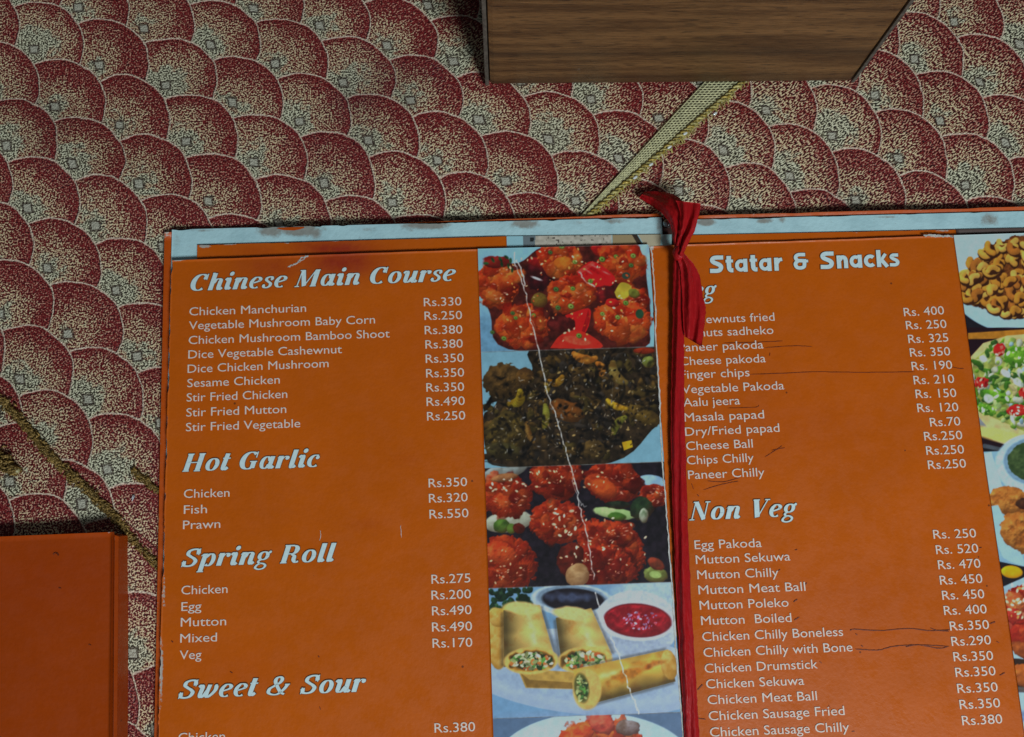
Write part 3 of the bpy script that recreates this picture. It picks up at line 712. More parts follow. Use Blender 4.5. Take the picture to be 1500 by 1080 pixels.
# ------------------------------------------------------------------ printed food pictures (flat colour print, per-vertex)
class Canvas:
    def __init__(s, x0, y0, x1, y1, k=1.0):
        s.x0, s.y0, s.k = x0, y0, k
        s.w = int((x1-x0)*k); s.h = int((y1-y0)*k)
        s.X, s.Y = np.meshgrid(x0+(np.arange(s.w)+.5)/k, y0+(np.arange(s.h)+.5)/k)
        s.a = np.zeros((s.h, s.w, 3)); s.a[:] = (60, 40, 25)
        s.n1 = vnoise(s.X, s.Y, 3.2, 21); s.n2 = vnoise(s.X, s.Y, 7.5, 22); s.n3 = vnoise(s.X, s.Y, 18, 23); s.n0 = vnoise(s.X, s.Y, 1.7, 24)
        s.clipm = np.ones((s.h, s.w))
    def clip(s, poly): s.clipm = s.pmask(poly)
    def noclip(s): s.clipm = np.ones((s.h, s.w))
    def pmask(s, poly):
        m = np.full((s.h, s.w), 1e9); P = np.array(poly, float); ins = np.zeros((s.h, s.w), bool)
        for a, b in zip(P, np.roll(P, -1, 0)):
            d = b-a; L = d@d+1e-9
            t = np.clip(((s.X-a[0])*d[0]+(s.Y-a[1])*d[1])/L, 0, 1)
            m = np.minimum(m, np.hypot(s.X-a[0]-t*d[0], s.Y-a[1]-t*d[1]))
            c = (a[1] > s.Y) != (b[1] > s.Y)
            with np.errstate(divide='ignore', invalid='ignore'):
                xi = (b[0]-a[0])*(s.Y-a[1])/(b[1]-a[1]+1e-12)+a[0]
            ins ^= c & (s.X < xi)
        return np.clip(np.where(ins, m, -m)+.5, 0, 1)
    def lay(s, m, c): 
        m = (m*s.clipm)[..., None]; s.a = s.a*(1-m)+np.asarray(c, float)*m
    def poly(s, P, c, var=.1, smooth=False):
        if smooth: P = smoothcurve(list(P)+[P[0]], 5)[:-1]
        m = s.pmask(P); s.lay(m, np.asarray(c)*(1+var*(s.n2+.5*s.n1))[..., None])
    def win(s, cx, cy, r):
        x0 = int(max(0, (cx-r-s.x0)*s.k)); x1 = int(min(s.w, (cx+r-s.x0)*s.k+1)); y0 = int(max(0, (cy-r-s.y0)*s.k)); y1 = int(min(s.h, (cy+r-s.y0)*s.k+1))
        return slice(y0, max(y1, y0)), slice(x0, max(x1, x0))
    def blob(s, cx, cy, rx, ry, rot=0, c1=(170, 60, 20), c2=(110, 25, 12), dark=(40, 12, 8), lump=.35, edge=.12, gloss=.6, spec=(230, 190, 160), L=(-.4, -.7), soft=1.2, alpha=1, amb=.42):
        w = s.win(cx, cy, max(rx, ry)*1.3+2)
        X, Y = s.X[w], s.Y[w]
        if X.size == 0: return
        n0, n1, n2, n3 = s.n0[w], s.n1[w], s.n2[w], s.n3[w]
        a = math.radians(rot); dx, dy = X-cx, Y-cy; x = (dx*math.cos(a)+dy*math.sin(a))/rx; y = (-dx*math.sin(a)+dy*math.cos(a))/ry
        r = np.hypot(x, y)+edge*(n2*.8+n1*.5)
        m = np.clip((1-r)*min(rx, ry)/soft+.5, 0, 1)
        hgt = np.sqrt(np.clip(1.02-r*r, 0, 1))+lump*(.42*n2+.15*n1+.035*n0)
        if min(hgt.shape) < 3: return
        gy, gx = np.gradient(hgt*min(rx, ry)*.75*s.k)
        l = (-gx*L[0]-gy*L[1])*.75+.62; l = np.clip(l/np.sqrt(1+gx*gx+gy*gy), 0, 1.25)
        t = np.clip(.5+.7*n2+.3*n1, 0, 1)[..., None]
        c = np.array(c1)*t+np.array(c2)*(1-t)
        sh = np.clip(amb+(1-amb)*l*1.35, 0, 1.3)[..., None]
        c = np.array(dark)*(1-np.clip(sh, 0, 1))+c*sh
        sp = np.clip((l-.86)*4, 0, 1)*np.clip((n0+.35*n1-.25)*3, 0, 1)*gloss
        c = c*(1-sp[..., None])+np.array(spec)*sp[..., None]
        m = (m*alpha*s.clipm[w])[..., None]; s.a[w] = s.a[w]*(1-m)+c*m
    def ball(s, cx, cy, rx, ry, rot=0, cols=((196, 84, 30), (160, 44, 18), (206, 112, 44), (128, 26, 14), (184, 66, 22)), n_=26, gl=.9, sd=0, dark=(52, 14, 8)):
        rr = random.Random(int(cx*7+cy*13)+sd)
        s.blob(cx, cy, rx, ry, rot, cols[0], cols[1], dark, .5, .13, gl*.5)
        a0 = math.radians(rot)
        for _ in range(n_):
            q = math.sqrt(rr.random())*.84; a = rr.uniform(0, 6.283); x, y = q*math.cos(a)*rx, q*math.sin(a)*ry
            x, y = x*math.cos(a0)-y*math.sin(a0), x*math.sin(a0)+y*math.cos(a0); k = rr.uniform(.16, .36)*min(rx, ry)
            c1 = np.array(rr.choice(cols), float)*rr.uniform(.8, 1.15)*(1-.28*max(0, (x/rx*.4+y/ry)*.8)); c2 = c1*np.array((.8, .6, .6))
            s.blob(cx+x, cy+y, k*rr.uniform(1, 1.8), k, rr.uniform(0, 180), c1, c2, c1*.35, .6, .3, gl*.7, (240, 206, 184), alpha=rr.uniform(.5, .9), soft=2.2, amb=.35)
        for _ in range(int(n_*.7)):
            q = math.sqrt(rr.random())*.8; a = rr.uniform(0, 6.283); z = rr.uniform(.45, 1.15)
            s.flat(cx+q*math.cos(a)*rx-rx*.08, cy+q*math.sin(a)*ry-ry*.1, z*rr.uniform(1, 2.4), z*.7, rr.uniform(-40, 40), (226, 176, 150), .1, 1.2, rr.uniform(.25, .8)*gl)
    def flat(s, cx, cy, rx, ry, rot, c, var=.06, soft=1.2, alpha=1, edge=0.):
        w = s.win(cx, cy, max(rx, ry)*1.2+3); X, Y = s.X[w], s.Y[w]
        if X.size == 0: return
        a = math.radians(rot); dx, dy = X-cx, Y-cy; x = (dx*math.cos(a)+dy*math.sin(a))/rx; y = (-dx*math.sin(a)+dy*math.cos(a))/ry
        m = np.clip((1-np.hypot(x, y)-edge*s.n2[w])*min(rx, ry)/soft+.5, 0, 1)*alpha*s.clipm[w]
        cc = np.asarray(c, float)*(1+var*(s.n2[w]+s.n1[w]))[..., None]; m = m[..., None]
        s.a[w] = s.a[w]*(1-m)+cc*m
    def onion(s, cx, cy, r, c=(95, 125, 55)):
        s.flat(cx, cy, r, r*.85, 20, np.array(c)*.55); s.flat(cx-.3, cy-.4, r*.78, r*.62, 20, c); s.flat(cx, cy, r*.36, r*.28, 20, np.array(c)*.5)
    def bits(s, cx, cy, rx, ry, n_, cols, size=(1, 3), seed=0, elong=1.8):
        r = random.Random(seed)
        for _ in range(n_):
            a = r.uniform(0, 6.28); q = math.sqrt(r.random()); c = np.array(r.choice(cols))*r.uniform(.75, 1.15); z = r.uniform(*size)
            s.flat(cx+rx*q*math.cos(a), cy+ry*q*math.sin(a), z*elong, z, r.uniform(0, 180), c, .1, 1.0)
    def line(s, P, w_, c, alpha=1, jag=.8, seed=1):
        r = np.random.default_rng(seed); P = smoothcurve(P, 6); P = P+r.normal(0, jag, P.shape)
        d = np.full((s.h, s.w), 1e9)
        for a, b in zip(P[:-1], P[1:]):
            cx, cy = (a+b)/2; L = np.hypot(*(b-a)); ww = s.win(cx, cy, L/2+w_+3); X, Y = s.X[ww], s.Y[ww]
            t = np.clip(((X-a[0])*(b[0]-a[0])+(Y-a[1])*(b[1]-a[1]))/(L*L+1e-9), 0, 1)
            d[ww] = np.minimum(d[ww], np.hypot(X-a[0]-t*(b[0]-a[0]), Y-a[1]-t*(b[1]-a[1])))
        m = np.clip((w_/2-d)+.5, 0, 1)*alpha*(.55+.45*np.clip(s.n1*1.5+.8, 0, 1)); s.lay(m, c)
    def sample(s, P):
        x = np.clip((P[:, 0]-s.x0)*s.k-.5, 0, s.w-1.001); y = np.clip((P[:, 1]-s.y0)*s.k-.5, 0, s.h-1.001)
        i, j = x.astype(int), y.astype(int); fx, fy = (x-i)[:, None], (y-j)[:, None]; a = s.a
        c = (a[j, i]*(1-fx)+a[j, i+1]*fx)*(1-fy)+(a[j+1, i]*(1-fx)+a[j+1, i+1]*fx)*fy
        return base(np.clip(c, 2, 250), .8)

def paint_left():
    c = Canvas(690, 345, 1040, 1260, 1.25)
    PL = (112, 158, 180)
    # ---- picture A: glazed chicken balls on a pale plate
    A = [(690, 345), (965, 345), (958, 508), (700, 516)]
    c.clip(A); c.poly(A, PL, .03)
    c.flat(700, 520, 60, 60, 0, (85, 125, 150), soft=30); c.flat(950, 370, 40, 40, 0, (125, 160, 175), soft=25)
    c.poly([(703, 415), (718, 460), (745, 512), (930, 512), (952, 480), (948, 415), (935, 370), (860, 358), (795, 362), (760, 385), (715, 385)], (58, 20, 16), .3, True)
    c.blob(792, 402, 22, 24, 20, (75, 18, 22), (40, 12, 14), (20, 8, 10), gloss=.8)
    c.blob(790, 385, 18, 8, 10, (130, 20, 20), (80, 14, 14), gloss=.5)
    kw = dict(c1=(196, 88, 30), c2=(150, 38, 16), dark=(62, 14, 8), lump=.6, edge=.16, gloss=.75, spec=(235, 190, 160))
    c.ball(822, 381, 34, 27, 10); c.blob(826, 387, 14, 11, 0, (205, 120, 36), (180, 90, 25), lump=.3, edge=.2, alpha=.8)
    c.blob(890, 366, 24, 14, 10, (175, 26, 20), (130, 15, 15)); c.ball(912, 383, 36, 30, 30)
    c.ball(728, 418, 31, 34, 0); c.blob(727, 384, 20, 9, 0, (125, 30, 22), (90, 20, 18))
    c.poly([(845, 398), (868, 383), (900, 405), (893, 420), (870, 420), (850, 408)], (168, 20, 22), .12, True); c.poly([(845, 398), (868, 383), (872, 387), (850, 402)], (190, 60, 50), .12)
    for x, y, q in ((868, 395, -25), (884, 404, -30), (858, 402, -20)): c.flat(x, y, 9, 2.4, q+60, (120, 10, 14), .2, 3, .6, .3); c.flat(x+4, y-4, 5, 1.0, q+55, (230, 150, 140), .1, 1.5, .55)
    c.blob(885, 432, 16, 14, 0, (110, 22, 24), (60, 16, 18), gloss=.6)
    c.ball(836, 431, 36, 27, -10)
    c.blob(790, 440, 12, 11, 0, (112, 92, 32), (80, 60, 25), gloss=.2)
    c.ball(930, 440, 20, 18, 0); c.ball(912, 471, 43, 31, 10)
    c.poly([(900, 428), (910, 414), (925, 420), (919, 436), (905, 437)], (158, 140, 42), .1, True); c.blob(929, 430, 9, 7, 20, (105, 110, 40), (80, 85, 30))
    c.blob(897, 444, 10, 6, 0, (190, 30, 25), (150, 20, 20))
    c.ball(765, 478, 39, 32, 5)
    c.poly([(828, 462), (862, 452), (864, 470), (856, 488), (838, 482)], (176, 22, 22), .12, True); c.poly([(862, 452), (864, 470), (856, 488), (852, 485), (858, 466)], (120, 14, 16), .12)
    c.blob(822, 475, 20, 12, 0, (90, 26, 24), (50, 14, 14), gloss=.6)
    c.poly([(806, 510), (820, 492), (842, 484), (866, 492), (880, 510)], (172, 34, 24), .15, True); c.flat(845, 499, 20, 6, 10, (190, 62, 42), .2)
    for x, y in ((807, 370), (823, 361), (903, 376), (927, 375), (925, 389), (882, 380), (917, 404), (840, 423), (814, 424), (818, 451), (837, 449), (782, 462), (755, 466), (883, 460), (905, 465), (938, 460), (848, 492), (739, 496), (722, 487), (750, 459), (866, 412), (917, 444), (843, 384)):
        c.onion(x+random.uniform(-1, 1), y, random.uniform(3, 5), random.choice([(98, 130, 50), (70, 100, 48), (120, 140, 62)]))
    c.flat(917, 404, 6, 5, 0, (40, 55, 45)); c.flat(937, 460, 6, 7, 0, (30, 60, 40))
    for x, y in ((712, 386), (722, 381), (733, 380), (742, 377), (748, 382), (745, 390), (735, 387), (750, 396)): c.flat(x, y, 4, 2, random.uniform(0, 90), (28, 60, 30), .3)
    c.bits(835, 430, 110, 70, 150, [(225, 140, 70), (235, 195, 150), (190, 70, 30)], (.5, 1.3), 3)
    c.flat(786, 408, 8, 1.6, 20, (190, 185, 190)); c.line([(848, 398), (858, 412), (872, 420)], 1.6, (215, 190, 185), .8, 1.2)
    # ---- picture B: dark stir fry with cashews
    B = [(690, 516.5), (958, 508.5), (985, 676), (690, 687)]
    c.clip(B); c.poly(B, (100, 142, 158), .04)
    c.poly([(722, 600), (708, 610), (712, 660), (735, 684), (895, 678), (955, 630), (975, 600), (970, 500), (788, 508), (780, 540), (772, 560), (745, 560)], (34, 26, 17), .45, True)
    r = random.Random(5)
    for _ in range(420):
        x, y = r.uniform(712, 968), r.uniform(512, 672)
        if y < 548 and x < 782: continue
        if y > 655-(x-900)*.9 and x > 890: continue
        q = r.random(); cc = [(58, 44, 24), (40, 32, 22), (84, 62, 28), (46, 40, 34), (70, 58, 26)][r.randrange(5)]
        c.blob(x, y, r.uniform(4, 11), r.uniform(3, 7), r.uniform(0, 180), cc, np.array(cc)*.6, (12, 9, 7), .7, .25, .5, (130, 120, 100))
    k2 = dict(dark=(22, 16, 8), lump=.6, edge=.15, gloss=.35, spec=(160, 140, 100))
    c.blob(738, 558, 29, 27, 0, (84, 60, 28), (52, 38, 20), **k2); c.blob(768, 552, 14, 12, 0, (90, 62, 26), (60, 40, 20), **k2)
    c.blob(742, 636, 30, 34, 20, (82, 66, 26), (46, 38, 20), **k2); c.blob(737, 660, 28, 12, 5, (62, 56, 28), (40, 34, 20), **k2)
    c.blob(830, 602, 26, 16, 20, (110, 62, 22), (66, 40, 18), **k2); c.blob(940, 608, 30, 12, 25, (90, 70, 26), (58, 44, 20), **k2)
    c.blob(868, 658, 20, 14, 0, (84, 64, 30), (50, 38, 20), **k2); c.blob(943, 574, 26, 9, -12, (72, 58, 26), (46, 36, 18), **k2); c.blob(905, 575, 22, 18, 30, (62, 46, 24), (38, 30, 18), **k2)
    def cashew(x, y, L, w_, a0, bend, col, cv=c):
        cx = []; 
        for t in np.linspace(-1, 1, 9):
            a = math.radians(a0); px_ = t*L; py_ = bend*(t*t-.5)
            cv.blob(x+px_*math.cos(a)-py_*math.sin(a), y+px_*math.sin(a)+py_*math.cos(a), w_*(1.05-.45*t*t), w_*(1.0-.45*t*t), 0, col, np.array(col)*(.72, .6, .5), np.array(col)*.3, .35, .10, .35, (215, 200, 150), amb=.45)
    ys = (172, 124, 34)
    for a in ((856, 524, 16, 6.5, 12, -5, (176, 118, 42)), (880, 540, 9, 5.5, 70, 4, (165, 105, 36)), (904, 548, 17, 7.5, 58, -7, (112, 98, 48)), (815, 558, 10, 5.5, -18, -6, (152, 116, 34)),
              (801, 568, 6, 4, 80, 2, (120, 100, 34)), (757, 585, 12, 7, -50, -8, (142, 124, 30)), (799, 610, 16, 5.5, 92, 2, (112, 112, 40)), (903, 594, 15, 5, 25, -3, (172, 142, 34)), (906, 622, 14, 5.5, -55, 4, (112, 118, 42)), (775, 634, 15, 4.5, 70, -3, (108, 80, 36))): cashew(*a)
    c.poly([(911, 648), (925, 645), (927, 655), (914, 660)], (168, 134, 24), .1); c.blob(950, 530, 9, 9, 0, (110, 122, 56), (90, 100, 40)); c.blob(944, 514, 16, 5, 0, (130, 40, 18), (90, 25, 12))
    c.bits(850, 600, 110, 70, 220, [(20, 16, 12), (120, 100, 60), (96, 92, 86), (30, 24, 18)], (.5, 1.6), 9)
    r = random.Random(77)
    for _ in range(620):
        x, y = r.uniform(715, 965), r.uniform(515, 674)
        if (y < 552 and x < 785) or (y > 650-(x-900)*.9 and x > 885): continue
        if r.random() < .55: c.flat(x, y, r.uniform(2, 7), r.uniform(1, 3), r.uniform(0, 180), (9, 7, 6), .1, 2.0, r.uniform(.4, .9), .3)
        else: c.flat(x, y, r.uniform(.6, 2.4), r.uniform(.4, .9), r.uniform(0, 180), r.choice([(150, 140, 120), (128, 100, 60), (170, 170, 165)]), .1, 1.0, r.uniform(.3, .85))
    c.line([(706, 676), (740, 682)], 2, (30, 40, 45), .6)
    # ---- picture C: glazed balls on a dark table
    C_ = [(690, 687), (985, 676.5), (1000, 852), (690, 863)]
    c.clip(C_); c.poly(C_, (22, 18, 24), .3)
    c.blob(955, 712, 26, 16, 10, (130, 165, 190), (110, 145, 170), (70, 90, 110), .05, .02, 0); c.blob(740, 690, 34, 12, -15, (128, 140, 138), (96, 100, 95), (50, 45, 40), .1, .04, 0)
    c.blob(745, 764, 36, 16, -8, (150, 158, 140), (128, 130, 110), (70, 60, 50), .08, .04, 0)
    kc = dict(c1=(158, 48, 20), c2=(104, 22, 14), dark=(34, 9, 8), lump=.65, edge=.13, gloss=1.0, spec=(238, 200, 180))
    c.ball(742, 728, 38, 32, 10, cols=((158, 50, 20), (112, 26, 14), (184, 80, 34), (92, 18, 12), (140, 40, 16)), gl=1.1, dark=(30, 8, 8)); c.blob(738, 700, 20, 6, -10, (150, 100, 60), (110, 70, 40)); c.ball(815, 700, 38, 33, 0, cols=((158, 50, 20), (112, 26, 14), (184, 80, 34), (92, 18, 12), (140, 40, 16)), gl=1.1, dark=(30, 8, 8)); c.ball(898, 706, 42, 30, 15, cols=((158, 50, 20), (112, 26, 14), (184, 80, 34), (92, 18, 12), (140, 40, 16)), gl=1.1, dark=(30, 8, 8)); c.blob(885, 716, 20, 13, 20, (184, 74, 28), (150, 52, 20), gloss=.6)
    c.ball(960, 726, 24, 16, 10, cols=((158, 50, 20), (112, 26, 14), (184, 80, 34), (92, 18, 12), (140, 40, 16)), gl=1.1, dark=(30, 8, 8)); c.ball(818, 766, 44, 32, 10, cols=((158, 50, 20), (112, 26, 14), (184, 80, 34), (92, 18, 12), (140, 40, 16)), gl=1.1, dark=(30, 8, 8))
    c.ball(742, 828, 44, 46, 10, cols=((158, 50, 20), (112, 26, 14), (184, 80, 34), (92, 18, 12), (140, 40, 16)), gl=1.1, dark=(30, 8, 8))
    c.ball(895, 800, 56, 34, 25, cols=((158, 50, 20), (112, 26, 14), (184, 80, 34), (92, 18, 12), (140, 40, 16)), gl=1.1, dark=(30, 8, 8)); c.ball(882, 830, 50, 32, 15, cols=((158, 50, 20), (112, 26, 14), (184, 80, 34), (92, 18, 12), (140, 40, 16)), gl=1.1, dark=(30, 8, 8)); c.ball(905, 782, 30, 18, 20, cols=((158, 50, 20), (112, 26, 14), (184, 80, 34), (92, 18, 12), (140, 40, 16)), gl=1.1, dark=(30, 8, 8))
    c.blob(835, 818, 18, 26, 20, (90, 26, 16), (60, 18, 12), gloss=.9)
    c.blob(900, 752, 32, 8, 8, (158, 178, 120), (130, 160, 100), (80, 90, 60), .1, .06, .3); c.blob(903, 757, 13, 6, 5, (66, 104, 36), (50, 84, 28), gloss=.4)
    c.blob(940, 745, 16, 18, 30, (34, 52, 30), (22, 34, 22), gloss=.5); c.blob(943, 755, 7, 11, 0, (150, 160, 140), (80, 100, 70)); c.blob(905, 740, 18, 6, 0, (34, 44, 30), (18, 24, 18))
    c.blob(735, 771, 12, 11, 0, (72, 104, 38), (44, 70, 26), gloss=.8); c.blob(749, 775, 7, 8, 0, (82, 110, 40), (54, 74, 26)); c.blob(760, 774, 9, 8, 0, (80, 24, 16), (50, 16, 12), gloss=.9)
    c.blob(846, 843, 17, 18, 30, (158, 128, 88), (128, 94, 58), (70, 40, 24), .2, .06, .3); c.blob(960, 842, 18, 12, 10, (110, 124, 62), (84, 96, 44)); c.flat(960, 842, 9, 5, 10, (128, 150, 84)); c.blob(961, 826, 14, 8, 30, (130, 50, 30), (80, 40, 26))
    c.bits(740, 712, 30, 12, 14, [(225, 205, 170)], (.8, 1.5), 11); c.bits(825, 765, 36, 22, 16, [(225, 195, 160)], (1, 2), 12); c.bits(880, 800, 70, 45, 40, [(215, 150, 110), (225, 195, 160)], (.5, 1.4), 13); c.bits(830, 700, 60, 20, 22, [(220, 185, 140)], (.6, 1.4), 14); c.bits(735, 830, 34, 26, 20, [(220, 170, 130)], (.5, 1.2), 15)
    # ---- picture D: spring rolls and dips
    D_ = [(690, 863), (1000, 852.5), (1040, 1042), (690, 1054)]
    c.clip(D_); c.poly(D_, (92, 128, 158), .04); c.flat(960, 870, 60, 30, 0, (140, 165, 180), soft=20)
    c.blob(860, 985, 190, 62, 5, (150, 168, 185), (142, 160, 178), (84, 108, 138), .02, .0, 0, amb=.7); c.flat(850, 980, 150, 46, 5, (120, 142, 165), soft=8, alpha=.7)
    r = random.Random(8)
    for _ in range(60): c.blob(r.uniform(718, 778), r.uniform(862, 892), r.uniform(3, 6), r.uniform(2, 5), r.uniform(0, 180), r.choice([(34, 66, 38), (24, 48, 30), (56, 90, 56)]), (16, 30, 20), (8, 14, 12))
    c.flat(838, 879, 60, 24, 3, (150, 172, 188), soft=2); c.flat(838, 877, 52, 19, 3, (96, 116, 134), soft=2); c.flat(840, 879, 46, 17, 3, (22, 18, 24), soft=2); c.flat(836, 875, 30, 6, 2, (60, 70, 96), soft=6, edge=.5, alpha=.8)
    c.flat(932, 915, 62, 50, 4, (158, 172, 184), soft=2); c.flat(932, 936, 50, 28, 4, (120, 136, 158), soft=12, alpha=.7); c.flat(932, 909, 56, 30, 4, (168, 182, 192), soft=2); c.flat(934, 909, 50, 25, 4, (90, 16, 22), soft=2)
    c.blob(934, 909, 48, 23, 4, (150, 24, 34), (104, 14, 22), (60, 8, 14), .8, .04, .8, (200, 180, 210), amb=.7); c.bits(938, 908, 26, 14, 60, [(190, 170, 200), (150, 110, 150), (205, 60, 70)], (.6, 1.4), 18)
    yy = dict(c1=(186, 152, 80), c2=(160, 118, 46), dark=(92, 62, 14), lump=.12, edge=.03, gloss=.2, spec=(225, 210, 150), amb=.5)
    def roll(P, cap=None):
        m = c.pmask(P); P = np.array(P); cx = P.mean(0); c.lay(m, np.array((188, 146, 46)))
        return m
    c.blob(728, 935, 18, 46, -5, **yy); c.blob(730, 905, 14, 14, 0, **yy)
    c.poly([(758, 980), (770, 1008), (850, 1010), (850, 985)], (152, 122, 56), .1); c.poly([(762, 985), (772, 1007), (840, 1009), (838, 1000), (776, 996)], (112, 84, 34), .1)
    def barrel(x0, y0, x1, y1, w0, w1, col=(190, 160, 88)):
        d = np.array([x1-x0, y1-y0]); L = np.hypot(*d); d = d/L; nn = np.array([-d[1], d[0]])
        t = ((c.X-x0)*d[0]+(c.Y-y0)*d[1])/L; s_ = ((c.X-x0)*nn[0]+(c.Y-y0)*nn[1])/(w0+(w1-w0)*np.clip(t, 0, 1))
        m = np.clip((1-np.abs(s_))*w0+.5, 0, 1)*np.clip(t*L+.5, 0, 1)*np.clip((1-t)*L+.5, 0, 1)
        sh = np.clip(1.02-.42*np.clip(s_+.15, -1, 1)**2-.18*s_, 0, 1.1)[..., None]*(1+.05*c.n3+.04*c.n2)[..., None]
        rid = np.exp(-((s_+.32)/.16)**2)[..., None]*np.clip(.55+.6*c.n2, 0, 1)[..., None]
        sh = sh*(.93+.07*np.sin(t*17+c.n3*2.4))[..., None]
        br = np.clip(c.n3*1.2+.6*c.n2+.3*c.n1-.35, 0, 1)[..., None]*.45
        cc = np.array(col)*sh*(1-br)+np.array((150, 84, 26))*sh*br; cc = cc*(1-.45*rid)+np.array((226, 214, 176))*.45*rid
        sm = np.clip(1-np.abs(np.abs(s_)-1.06)/.16, 0, 1)*np.clip(t*L/4, 0, 1)*np.clip((1-t)*L/4, 0, 1); c.lay(sm*.5, (44, 40, 36))
        mm = (m*c.clipm)[..., None]; c.a = c.a*(1-mm)+cc*mm
    c.flat(762, 898, 28, 14, 5, (196, 154, 60), soft=3); barrel(764, 890, 776, 972, 27, 38); barrel(840, 898, 860, 970, 27, 38)
    c.flat(764, 891, 27, 9, 5, (196, 168, 100), soft=3, edge=.1); c.flat(838, 899, 27, 10, 5, (196, 168, 104), soft=3, edge=.1)
    for x, y, sd in ((778, 968, 1), (857, 967, 2)):
        c.flat(x, y, 40, 20, -3, (184, 150, 78), soft=2); c.flat(x, y+1, 34, 16, -3, (150, 104, 34), soft=2, edge=.12); c.flat(x, y+1, 31, 13.5, -3, (52, 40, 22), soft=3, edge=.2)
        c.bits(x, y+1, 30, 12, 150, [(70, 120, 50), (160, 175, 130), (190, 90, 40), (120, 130, 80), (30, 50, 26), (200, 190, 160)], (1, 2.6), 30+sd)
    barrel(846, 1008, 984, 975, 28, 24, (186, 148, 60)); c.blob(980, 974, 12, 22, -10, **yy); c.flat(925, 985, 32, 8, -28, (150, 84, 18), .2, 6, .8, .5); c.flat(955, 975, 16, 4, -20, (140, 70, 20), .2, 4, .7, .5)
    c.flat(860, 1010, 21, 30, 0, (176, 144, 74), soft=3); c.flat(852, 1008, 11, 22, -8, (70, 70, 28), soft=3); c.bits(852, 1008, 9, 18, 50, [(70, 120, 50), (150, 160, 100), (30, 50, 20)], (1, 2.2), 44)
    c.flat(880, 1052, 130, 10, 0, (110, 130, 160), soft=8, alpha=.5)
    # ---- picture E
    E = [(690, 1054), (1040, 1042.5), (1060, 1300), (690, 1300)]
    c.clip(E); c.poly(E, (70, 92, 118), .05); c.blob(870, 1120, 145, 76, 0, (150, 176, 190), (140, 168, 182), (90, 110, 130), .02, 0, 0, amb=.75)
    c.ball(878, 1098, 66, 46, 0, n_=50); c.blob(882, 1060, 20, 16, 30, (196, 86, 60), (160, 50, 40)); c.blob(920, 1066, 18, 12, 0, (120, 110, 110), (90, 70, 60)); c.blob(845, 1076, 24, 14, -10, (206, 96, 36), (170, 50, 20))
    c.noclip()
    # hairline borders between pictures
    for a, b_ in (((690, 516.3), (960, 508)), ((690, 687), (985, 676)), ((690, 863), (1000, 852)), ((690, 1054), (1040, 1042))): c.line([a, b_], 1.0, (150, 165, 170), .35, .1)
    # the worn crease of the laminate, where the ink has cracked off
    W_ = (205, 205, 200)
    cr = [(752, 372), (758, 395), (768, 425), (779, 470), (790, 520), (800, 565), (812, 605), (824, 645), (835, 680), (845, 715), (852, 755), (862, 800), (870, 850)]
    c.line(cr, 1.3, W_, .95, .9, 3); c.line([(p[0]+1.6, p[1]) for p in cr[3:6]], .7, W_, .35, .8, 4); c.line([(756, 380), (764, 396), (770, 420)], 1.5, W_, .9, .8, 6)
    c.line([(872, 868), (880, 895), (895, 930), (908, 965), (920, 1005), (930, 1030), (936, 1046)], 1.7, W_, .9, 1.0, 7); c.line([(845, 690), (838, 700), (850, 735), (858, 742)], 1.0, W_, .6, 1.0, 8)
    c.line([(895, 600), (898, 560)], .8, (120, 130, 130), .25, .4, 9)
    return c
